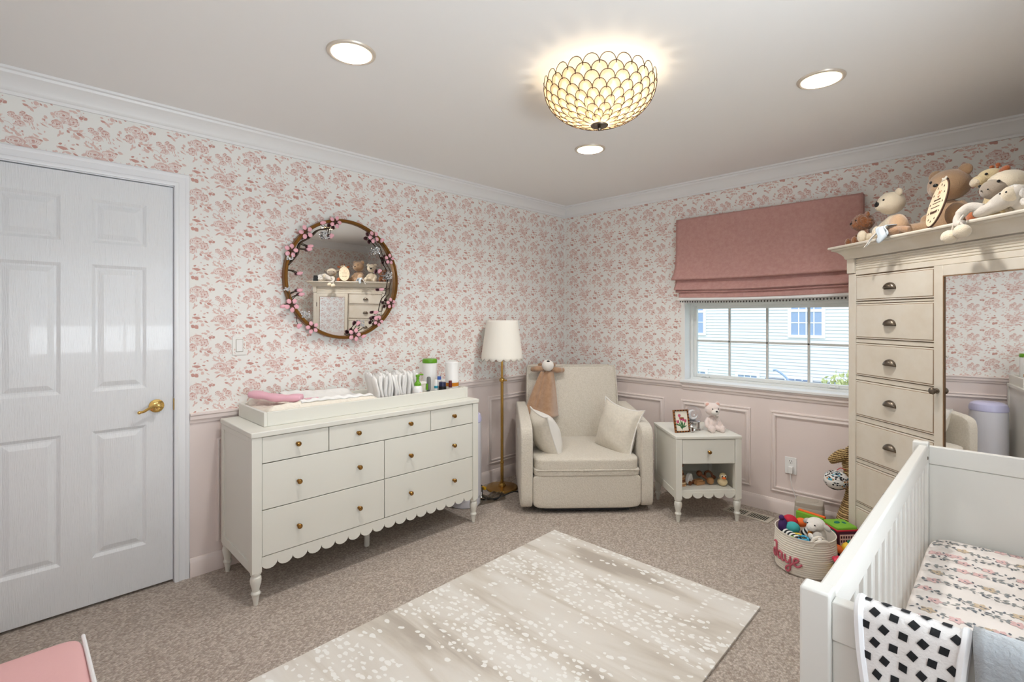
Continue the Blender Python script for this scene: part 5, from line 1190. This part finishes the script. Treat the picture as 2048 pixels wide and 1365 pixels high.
def petal(x, y, l, wd, a, mi):
    v = []; n_[0] += 1
    for t, s in ((-.5,0),(-.25,.42),(.1,.5),(.5,0),(.1,-.5),(-.25,-.42)):
        px, py = x+l*t*cos(a)-wd*s*sin(a), y+l*t*sin(a)+wd*s*cos(a); zz = sheetz(px, py)
        if zz is None: return
        v.append((px, py, zz+.0006+n_[0]*2e-7))
    m.add(v, [tuple(range(6))], mi)
row = 0; y = YA+.02
while y < YB-.01:
    x = X0+rn.uniform(0,.03)
    ph = rn.uniform(0,6)
    while x < X1:
        yy = y+.014*sin(x*16+ph); k = rn.random()
        if k < .62:
            petal(x, yy, .020, .004, .4*cos(x*16+ph), 1)
            for s in (-1, 1): petal(x+rn.uniform(-.006,.006), yy+s*rn.uniform(.005,.012), rn.uniform(.010,.019), rn.uniform(.005,.009), s*.9+rn.uniform(-.9,.9), rn.choice((1,1,2)))
        elif k < .86:
            mi = 3 if rn.random() < .75 else 4
            for q in range(5): a = 6.28*q/5; petal(x+.010*cos(a), yy+.010*sin(a), .017, .012, a, mi)
            petal(x, yy, .007, .007, 0, 2)
        else:
            for q in range(4): petal(x+.012*cos(q*1.7), yy+.012*sin(q*1.7), .012, .006, q*1.7, 2)
        x += rn.uniform(.013,.022)
    y += .062; row += 1
build('fitted_sheet', m, ['sheet','print_grey','print_dark','print_pink','print_tan'], mt, True, smooth=60)
# blankets over the near end panel
def drape(x0, x1, yo, yi, zt, zo, zi, ph, amp):
    # v 0..1: from the outside hem up, over the rail, down the inside
    lo, lt, li = zt-zo, yi-yo, zt-zi; tot = lo+lt+li
    def f(u, v, off=0.):
        s = v*tot; e = .0
        x = x0+(x1-x0)*u
        if s < lo-.012: y, z, nn = yo, zo+s, (0,-1,0)
        elif s < lo+lt+.012:
            t = (s-lo+.012)/(lt+.024); a = pi*t; cy = (yo+yi)/2; y = cy-(lt/2)*cos(a); z = zt-.012+.014*sin(a); nn = (0,-cos(a),sin(a))
        else: y, z, nn = yi, zt-(s-lo-lt), (0,1,0)
        w = amp*sin(u*6.5+ph)*max(0, (zt-z))*2
        if nn[1] < -.2:
            k = min(1, max(0, (zt-z)/.12)); y -= abs(w)*.6+.010*k; x += -.004*sin(z*22+ph)*k+.010*k*(1-2*u)
        return (x+nn[0]*off, y+nn[1]*off, z+nn[2]*off)
    return f, tot
f1, tot = drape(2.862, 2.985, CYA+.001, CYA+.0375, .9125, .40, .62, .6, .05)
bk1 = thing('baby_blanket', 'white blanket with black diamonds hung over the crib\'s near end', 'blanket', (2.92, CYA-.005, .40))
m = MB(); m.grid(f1, 14, 70); build('cloth', m, 'blanket', bk1, True, smooth=180, solid=.004)
m = MB(); j = 0; v = .02
while v < .80:
    for i in range(6):
        u = .08+.19*i+(.085 if j % 2 else -.01)
        if u > .95: continue
        A = rad(12 if (i+j) % 2 else 38); q = []
        for k in range(4):
            a = A+pi/2*k; q.append((u+.062*cos(a), v+.0076*sin(a)/tot))
        q = [(min(.985, max(.015, a)), b) for a, b in q]
        g = []
        for k in range(4):
            for s in (0, .5): p, r = q[k], q[(k+1) % 4]; g.append(f1(p[0]+(r[0]-p[0])*s, p[1]+(r[1]-p[1])*s, .0032))
        m.add([f1(u, v, .0036)]+g, [(0, k+1, (k+1) % 8+1) for k in range(8)])
    v += .0215/tot; j += 1
build('diamond_print', m, 'print_black', bk1, True, smooth=0)
m = MB()
for u in (.0, 1.0): m.tube([Vector(f1(u, k/80, 0)) for k in range(81)], .0068, 8)
build('binding', m, 'binding', bk1, True)
f2, tot2 = drape(2.991, 3.30, CYA-.006, CYA+.043, .918, .42, .60, 2.2, .03)
bk2 = thing('fleece_blanket', 'grey fleece blanket hung over the crib\'s near end beside the diamond one', 'blanket', (3.15, CYA-.01, .42)); m = MB(); m.grid(f2, 24, 60); build('cloth', m, 'fleece', bk2, True, smooth=180, solid=.010)

# ================================================================== PLAY MAT, FLOOR CUSHION
pm_ = MB(); pm_.box((-.61,-.94,.0008),(.61,.94,.012)); o = build('play_mat', pm_, 'playmat', bevel=.002); o.location = (1.625,-2.255,0); o.rotation_euler = (0,0,rad(1.6)); tag(o, 'large foam play mat with pale wood grain and white spots on the carpet', 'mat')
fc = thing('floor_cushion', 'pink fabric block seat with white piping in the lower left corner', 'cushion', (1.32, -3.78, 0))
m = MB(); m.sq((1.32,-3.785,.182),(.375,.190,.182), 12, n=18); build('cushion_body', m, 'pink_cloth', fc, True, smooth=180)
m = MB(); m.tube([(.962,-3.597,.352),(1.3,-3.595,.356),(1.675,-3.597,.352)], .0055, 8); build('piping', m, 'white_seam', fc, True)

# ================================================================== TOY BASKET
BX, BY, BR = 2.242, -.714, .147
tb = thing('rope_basket', 'white rope basket with a pink name stitched on it, full of toys', 'basket', (BX, BY, 0))
m = MB(); prof = [(0,.0),(BR*.93,.0)]
nr = 17; HB = .196
for k in range(nr):
    z0 = .004+HB*k/nr; rr = BR*(.965+.035*sin(pi*min(1, k/nr*1.15)))
    prof += [(rr-.0012,z0),(rr+.0018,z0+HB/nr*.3),(rr+.0018,z0+HB/nr*.7),(rr-.0012,z0+HB/nr*.97)]
prof += [(BR*.99,HB+.006),(BR*.96,HB+.006)]+[(BR*.94,HB-.006),(BR*.90,.012),(0,.010)]
m.lathe(prof, 56); 
for i, (x, y, z) in enumerate(m.v):
    if z > .02: m.v[i] = (x, y, z*(1+.16*((-x*.97-y*.0)+.35*(y))*1.2))
build('basket_wall', m, 'rope', tb, smooth=40)
m = MB(); hd = [(BR*cos(a), BR*sin(a), z) for a, z in ((rad(-62),.158),(rad(-55),.178),(rad(-42),.186),(rad(-30),.180),(rad(-22),.162))]
m.tube(spline([(x*.93, y*.93, z+.012) for x, y, z in hd], 6), .009, 8); m.tube(spline([(x*.80, y*.80, z+.016+.01*math.sin(i)) for i, (x, y, z) in enumerate(hd)], 6), .009, 8); build('handle', m, 'rope', tb)
m = MB()
def tx(pts, cl=False):
    out = []
    for s, h in spline([(a, b, 0) for a, b in pts], 6) if False else [(p.x, p.y) for p in spline([(a, b, 0) for a, b in pts], 6)]:
        ph = rad(-75.5-75+s*17.2); zz = .062+.040*h-.0015*s; rr = BR*1.018+.002; zz = zz*(1+.16*((-rr*cos(ph)*.97)+.35*rr*sin(ph))*1.2); out.append((rr*cos(ph), rr*sin(ph), zz))
    m.tube(out, .0052, 8)
tx([(.35,1.75),(.62,1.92),(.80,1.80),(.82,1.2),(.78,.5),(.60,-.05),(.30,-.05),(.12,.3),(.25,.75),(.7,.75)])
tx([(1.75,.85),(1.45,1.0),(1.18,.75),(1.12,.3),(1.32,.0),(1.6,.15),(1.74,.6),(1.76,.95)]); tx([(1.76,.95),(1.76,.3),(1.9,.0),(2.08,.1)])
tx([(2.2,.95),(2.2,.4),(2.4,.05),(2.65,.2),(2.80,.6)]); tx([(2.84,.98),(2.84,.0),(2.80,-.7),(2.55,-1.05),(2.32,-.85),(2.45,-.45),(2.9,-.1),(3.15,.25)])
tx([(3.15,.25),(3.55,.55),(3.72,.85),(3.5,1.02),(3.25,.75),(3.25,.25),(3.5,-.05),(3.8,.05),(4.05,.4)])
build('stitched_name', m, 'yarn', tb)
def toy(name, label, cat, x, y, z, parts, rz=0, group='toys in the rope basket'):
    t = thing(name, label, cat, (x, y, z), rz)
    for pn, mb, mt in parts: build(pn, mb, mt, t, smooth=60)
def bl_(c, r, rot=(0,0,0)): q = MB(); q.ell(c, r, rot); return q
def off(dr, df, z): # metres to the right and towards the camera from the basket centre
    return (BX+.968*dr+.25*df, BY+.25*dr-.968*df, z)
toy('red_ball', 'crimson soft ball at the back of the rope basket', 'ball', *off(-.072,-.055,.172), [('ball', bl_((0,0,.042),(.040,.040,.036)), 't_red')])
toy('orange_ball', 'bright orange ball at the back of the rope basket', 'ball', *off(-.018,-.085,.185), [('ball', bl_((0,0,.024),(.030,.030,.024)), 't_orange')])
toy('purple_plush', 'dark purple plush toy at the left rim of the basket', 'soft toy', *off(-.105,-.005,.150), [('body', bl_((0,0,.05),(.024,.026,.046)), 't_purple'), ('knob', bl_((-.004,-.01,.098),.014), 't_purple')])
toy('teal_ball', 'teal soft ball beside the purple toy in the basket', 'ball', *off(-.058,-.005,.165), [('ball', bl_((0,0,.036),(.036,.034,.030)), 't_teal')])
q = MB()
for k in range(9):
    q.lathe([(0,-.0075),(.024,-.0075),(.026,0),(.024,.0075),(0,.0075)], 18, T(0,0,.012) @ RZ(.5) @ RY(pi/2) @ T(0,0,-.055+.0135*k), mi=k % 2)
t = thing('striped_worm', 'black and white striped worm toy lying inside the basket rim', 'soft toy', off(-.062,.052,.158), rad(-70)); build('body', q, ['print_black','t_white'], t, smooth=60)
q = MB()
for k in range(7): q.lathe([(.004,-.005),(.030-.001*k,-.005),(.030-.001*k,.005),(.004,.005)], 20, RY(rad(35)) @ T(0,0,.012+.0105*k), mi=k % 2)
t = thing('striped_rattle', 'black and white striped rattle with clear bead ball in the basket', 'rattle', off(.002,-.015,.162)); build('handle', q, ['print_black','t_white'], t, smooth=60)
build('clear_ball', bl_((.045,0,.072),.037), 'clear_toy', t, smooth=180)
for i, mt_ in enumerate(('t_pinkred','navy','t_white','silver')): build('bead', bl_((.045+.016*cos(i*1.6),.016*sin(i*1.6),.058+.004*i),.010), mt_, t)
q = MB(); q2 = MB()
bm = bmesh.new(); bmesh.ops.create_icosphere(bm, subdivisions=2, radius=.050)
EDG = [(e.verts[0].co.copy(), e.verts[1].co.copy()) for e in bm.edges]; bm.free()
bm = bmesh.new(); bmesh.ops.create_icosphere(bm, subdivisions=1, radius=.052); FC = [[v.co.copy() for v in f.verts] for f in bm.faces]; VV = [v.co.copy() for v in bm.verts]; bm.free()
seen = set()
for f in FC:
    ctr = sum(f, Vector())/3
    for i in range(3):
        a, b = f[i], f[(i+1) % 3]; mid = (a+b)/2
        q.tube([ctr.normalized()*.05, ctr.normalized()*.025+mid.normalized()*.026, mid.normalized()*.05], .0062, 6)
t = thing('lattice_ball', 'blue openwork ball with a yellow ring at the front of the basket', 'ball', off(-.012,.082,.145), .3); build('lattice', [(q.ell(p.normalized()*.05,.007,nu=8,nv=6), q)[1] for p in VV][-1], 't_blue', t, smooth=180)
q2.tube([(.048*cos(2*pi*k/30)-.022, .030, .046*sin(2*pi*k/30)) for k in range(30)], .007, 8, closed=True); build('ring', q2, 't_yellow', t, smooth=180)
build('inner_ball', bl_((0,0,0),.026), 't_pinkred', t, smooth=180)
toy('green_ball', 'lime green small ball low at the front left of the basket', 'ball', *off(-.058,.096,.140), [('ball', bl_((0,0,.026),.026), 't_green')])
toy('yellow_ring', 'amber yellow soft ring behind the lattice ball in the basket', 'ring', *off(.024,.028,.170), [('ring', bl_((0,0,.024),(.012,.020,.026)), 'amber')])
t = thing('lamb_plush', 'white plush lamb with floppy ears upright in the basket', 'soft toy', off(.058,.0,.130), rad(-20)); q = MB(); q.ell((0,0,.05),(.045,.04,.06)); q.ell((0,-.012,.118),(.046,.044,.034)); q.ell((.0,-.05,.108),(.026,.024,.022)); build('body', q, 'white_plush', t, smooth=180, remesh=.005)
for sx in (-1, 1): build('ear', bl_((sx*.054,-.005,.115),(.024,.012,.014),(0,sx*.5,0)), 't_grey', t, smooth=180)
for sx in (-1, 1): build('eye', bl_((sx*.02,-.052,.124),.004), 'black', t)
t = thing('scarf_plush', 'pale grey plush with tied cloth bow in front of the white lamb', 'soft toy', off(.060,.075,.120), rad(-30)); q = MB(); q.ell((0,0,.04),(.045,.035,.045)); q.ell((.0,0,.085),(.026,.026,.026)); build('body', q, 't_grey', t, smooth=180, remesh=.005)
q = MB(); q.ell((-.022,-.02,.078),(.022,.010,.016),(0,.5,0)); q.ell((.022,-.02,.078),(.022,.010,.016),(0,-.5,0)); q.ell((0,-.026,.076),.010); build('bow', q, 'white_plush', t, smooth=180); build('toggle', bl_((0,-.036,.066),(.008,.006,.012)), 'bark', t)
# toys on the floor behind and beside the basket
cu = thing('activity_cube', 'soft cloth cube with green top and plum checked side behind the basket', 'cube', (2.365, -.525, 0), rad(49))
q = MB(); q.sq((0,0,.088),(.085,.085,.088), 9, n=14); q.v = [(a*.78, b*.78, c*1.2) for a, b, c in q.v]; build('cube_body', q, 't_plum', cu, smooth=180)
q = MB(); q.sq((0,0,.172),(.078,.078,.012), 8, n=10); q.v = [(a*.78, b*.78, c*1.2) for a, b, c in q.v]; build('top_face', q, 't_green', cu, smooth=180)
q = MB(); q.sq((-.081,0,.088),(.008,.072,.076), 8, n=10); q.v = [(a*.78, b*.78, c*1.2) for a, b, c in q.v]; build('side_face', q, 't_dkgreen', cu, smooth=180)
q = MB()
for i in range(8):
    s = -.063+.018*i; q.box((s-.0028,-.0875,.022),(s+.0028,-.0852,.154)); q.box((-.066,-.0880,.088+s-.0028),(.066,-.0852,.088+s+.0028))
q.v = [(a*.78, b*.78, c*1.2) for a, b, c in q.v]; build('check_print', q, 'print_pink', cu, smooth=0)
q = MB(); q.ell((-.015,.01,.182),(.030,.018,.006),(0,0,.6)); q.ell((.030,.0,.182),(.014,.02,.005)); q.v = [(a*.78, b*.78, c*1.2) for a, b, c in q.v]; build('leaf_patch', q, 't_dkgreen', cu, smooth=180); q = MB(); q.tube([(-.078,-.078,.168),(.078,-.078,.168),(.078,.078,.168),(-.078,.078,.168)], .005, 8, closed=True); q.v = [(a*.78, b*.78, c*1.2) for a, b, c in q.v]; build('red_piping', q, 't_red', cu, smooth=180)
t = thing('fabric_book', 'orange and green soft fabric book standing behind the basket', 'book', (2.205, -.415, 0), rad(-12)); q = MB(); q.box((-.075,-.02,0),(.075,.0,.205)); build('back_cover', q, 't_orange', t, bevel=.004); q = MB(); q.box((-.075,-.044,0),(.075,-.022,.200)); build('front_cover', q, 't_green', t, bevel=.004)
bd = thing('bird_toy', 'yellow bird toy with orange beak and dark hat beside the crib rail', 'soft toy', (2.435, -.63, 0), rad(-30))
q = MB(); q.ell((0,0,.06),(.045,.04,.06)); q.ell((0,-.01,.135),(.036,.036,.034)); build('body', q, 't_yellow', bd, smooth=180, remesh=.005)
q = MB(); q.ell((-.03,-.045,.125),(.034,.024,.020),(0,.3,.6)); build('beak', q, 'orange', bd, smooth=180); q = MB(); q.ell((.01,0,.168),(.026,.022,.016)); build('hat', q, 't_dkgreen', bd, smooth=180); q = MB(); q.tube([(-.03,0,.09),(-.075,.01,.145)], [.014,.009], 8); build('wing', q, 'duck', bd, smooth=180)
fl = thing('flower_toy', 'small yellow toy with pinkish red flower head beside the basket', 'toy', (2.415, -.775, 0)); q = MB(); q.ell((0,0,.05),(.04,.035,.05)); build('body', q, 't_yellow', fl, smooth=180); q = MB()
for k in range(6): q.ell((.020*cos(k*1.047),.020*sin(k*1.047),.118),.013)
q.ell((0,0,.108),(.022,.022,.022)); build('flower_head', q, 't_pinkred', fl, smooth=180); q = MB(); q.lathe([(0,.094),(.026,.094),(.026,.100),(0,.100)], 20); build('collar', q, 'black', fl)
# plug-in box by the wall
wb = thing('plug_in_box', 'beige rounded plastic box appliance plugged in beside the wall', 'appliance', (2.118, -.135, 0), rad(10))
q = MB(); q.sq((0,0,.078),(.082,.066,.077), 8, n=14); build('body', q, 'stone', wb, smooth=180)
q = MB(); q.sq((0,0,.158),(.079,.063,.022), 7, n=14); build('lid', q, 'stone', wb, smooth=180); q = MB(); q.sq((.005,.004,.1795),(.045,.030,.0035), 6, n=8); build('lid_inset', q, 'stone', wb, smooth=180); q = MB(); q.ell((.01,-.0645,.10),(.004,.002,.004)); build('indicator_light', q, 'white_plastic', wb)
# wicker giraffe with a patterned ball
wg = thing('wicker_giraffe', 'woven wicker giraffe basket half hidden behind the armoire', 'basket', (2.365, -.165, 0)); q = MB()
pr = [(0,0),(.085,0),(.095,.02),(.094,.10),(.084,.16),(.062,.22),(.040,.27),(.026,.32),(.022,.40),(.022,.47),(.0,.48)]
PR = spline([(r, 0, z) for r, z in pr[1:]], 6); q.lathe([(0,0)]+[(max(0,p.x)+.0022*((i % 2)*2-1), p.z) for i, p in enumerate(PR)], 28)
for i, (x, y, z) in enumerate(q.v): k = max(0, (z-.2)/.28); q.v[i] = (x-.040*k, y-.012*k, z)
build('body', q, 'wicker', wg, smooth=30); q = MB()
hp = [(-.02,-.01,.50),(-.045,-.016,.515),(-.075,-.022,.505),(-.105,-.03,.482),(-.122,-.034,.470)]; sp = spline(hp, 8); q.tube(sp, [(.022+.020*sin(min(1, i/12)*pi/2)-.026*max(0, (i-10)/22))+.0018*((i % 2)*2-1) for i in range(len(sp))], 16); q.ell((-.03,-.012,.492),(.03,.03,.034)); build('head', q, 'wicker', wg, smooth=30)
for sx in (-1, 1): q = MB(); q.tube([(-.036,-.012+sx*.022,.535),(-.030,-.012+sx*.028,.572)], [.011,.006], 8); build('ear', q, 'wicker', wg)
pbx = thing('patterned_ball', 'round black and white patterned soft ball tied at the wicker giraffe\'s neck', 'ball', (2.285, -.225, .37)); q = MB(); q.ell((0,0,0),(.066,.066,.058), nu=32, nv=20); build('ball', q, 't_white', pbx, smooth=180); q = MB(); rn = random.Random(6)
for k in range(90):
    b = rn.uniform(-.95,.95); a = rn.uniform(0,6.28); l0 = rn.uniform(.2,.42); hgt = rn.uniform(.06,.12); P_ = []
    for t, s in ((-1,0),(-.7,.8),(0,1),(.7,.8),(1,0),(.7,-.8),(0,-1),(-.7,-.8)):
        aa = a+l0*t/max(.35, sqrt(1-b*b)); bb = math.asin(b)+hgt*s; P_.append((.0667*cos(bb)*cos(aa), .0667*cos(bb)*sin(aa), .0587*sin(bb)))
    q.add(P_, [tuple(range(8))], (0,0,0,1,2,0)[k % 6])
build('ball_print', q, ['print_black','teal_label','amber'], pbx, smooth=0); q = MB(); q.tube(spline([(0,0,.055),(.02,.01,.075),(.045,.03,.06)], 5), .002, 6); build('ribbon', q, 't_red', pbx)

# ================================================================== LIGHT
def area(name, loc, rot, sx, sy, p, col, spread=180):
    l = bpy.data.lights.new(name, 'AREA'); l.shape = 'RECTANGLE'; l.size = sx; l.size_y = sy; l.energy = p; l.color = col; l.spread = rad(spread)
    o = bpy.data.objects.new(name, l); o.location = loc; o.rotation_euler = rot; COL.objects.link(o); return o
for i, (x, y) in enumerate(CANS[:3]):
    l = bpy.data.lights.new('downlight_lamp', 'SPOT'); l.energy = DL; l.color = (1.0,.98,.955); l.spot_size = rad(150); l.spot_blend = .8; l.shadow_soft_size = .05
    o = bpy.data.objects.new('downlight_lamp', l); o.location = (x, y, HT+.035); COL.objects.link(o)
for sx in (-1, 1):
    l = bpy.data.lights.new('bulb_lamp', 'POINT'); l.energy = BL; l.color = (1.0,.85,.64); l.shadow_soft_size = .026
    o = bpy.data.objects.new('bulb_lamp', l); o.location = (1.778+.075*sx, -1.969+.03*sx, HT-.105); COL.objects.link(o)
area('daylight_window_2', (W+.30, -2.92, 1.55), (0, rad(90), 0), 1.3, 1.8, DAY, (.95,.98,1.0))
area('ceiling_fill_window_2', (W+.45, -2.88, .85), (0, rad(125), 0), 1.0, 1.7, FILL_UP, (.96,.98,1.0))  # added fill lamp, tilted up through window 2 to brighten the ceiling
sun = bpy.data.lights.new('sun', 'SUN'); sun.energy = SUN; sun.angle = rad(3); so = bpy.data.objects.new('sun', sun); so.rotation_euler = Euler((rad(52), 0, rad(18))); COL.objects.link(so)
w = bpy.data.worlds.new('sky'); S.world = w; w.use_nodes = True; bgd = w.node_tree.nodes['Background']; bgd.inputs[0].default_value = (.80,.90,1.0,1); bgd.inputs[1].default_value = SKY

# ================================================================== CAMERA
cam = bpy.data.cameras.new('camera'); co = bpy.data.objects.new('camera', cam); COL.objects.link(co)
co.location = CAM; co.rotation_euler = (rad(90), 0, rad(45)); cam.sensor_width = 36; cam.lens = 994/2048*36; cam.shift_y = -(682.5-636)/2048
cam.clip_start = .02; S.camera = co
S.view_settings.view_transform = 'Standard'; S.view_settings.look = 'None'; S.view_settings.gamma = 1; S.view_settings.use_curve_mapping = False
S.view_settings.exposure = EXPO
S.cycles.max_bounces = 8; S.cycles.diffuse_bounces = 5; S.cycles.glossy_bounces = 5; S.cycles.transparent_max_bounces = 24; S.cycles.transmission_bounces = 6
S.cycles.caustics_reflective = False; S.cycles.caustics_refractive = False; S.cycles.sample_clamp_indirect = 6
S.cycles.use_denoising = True
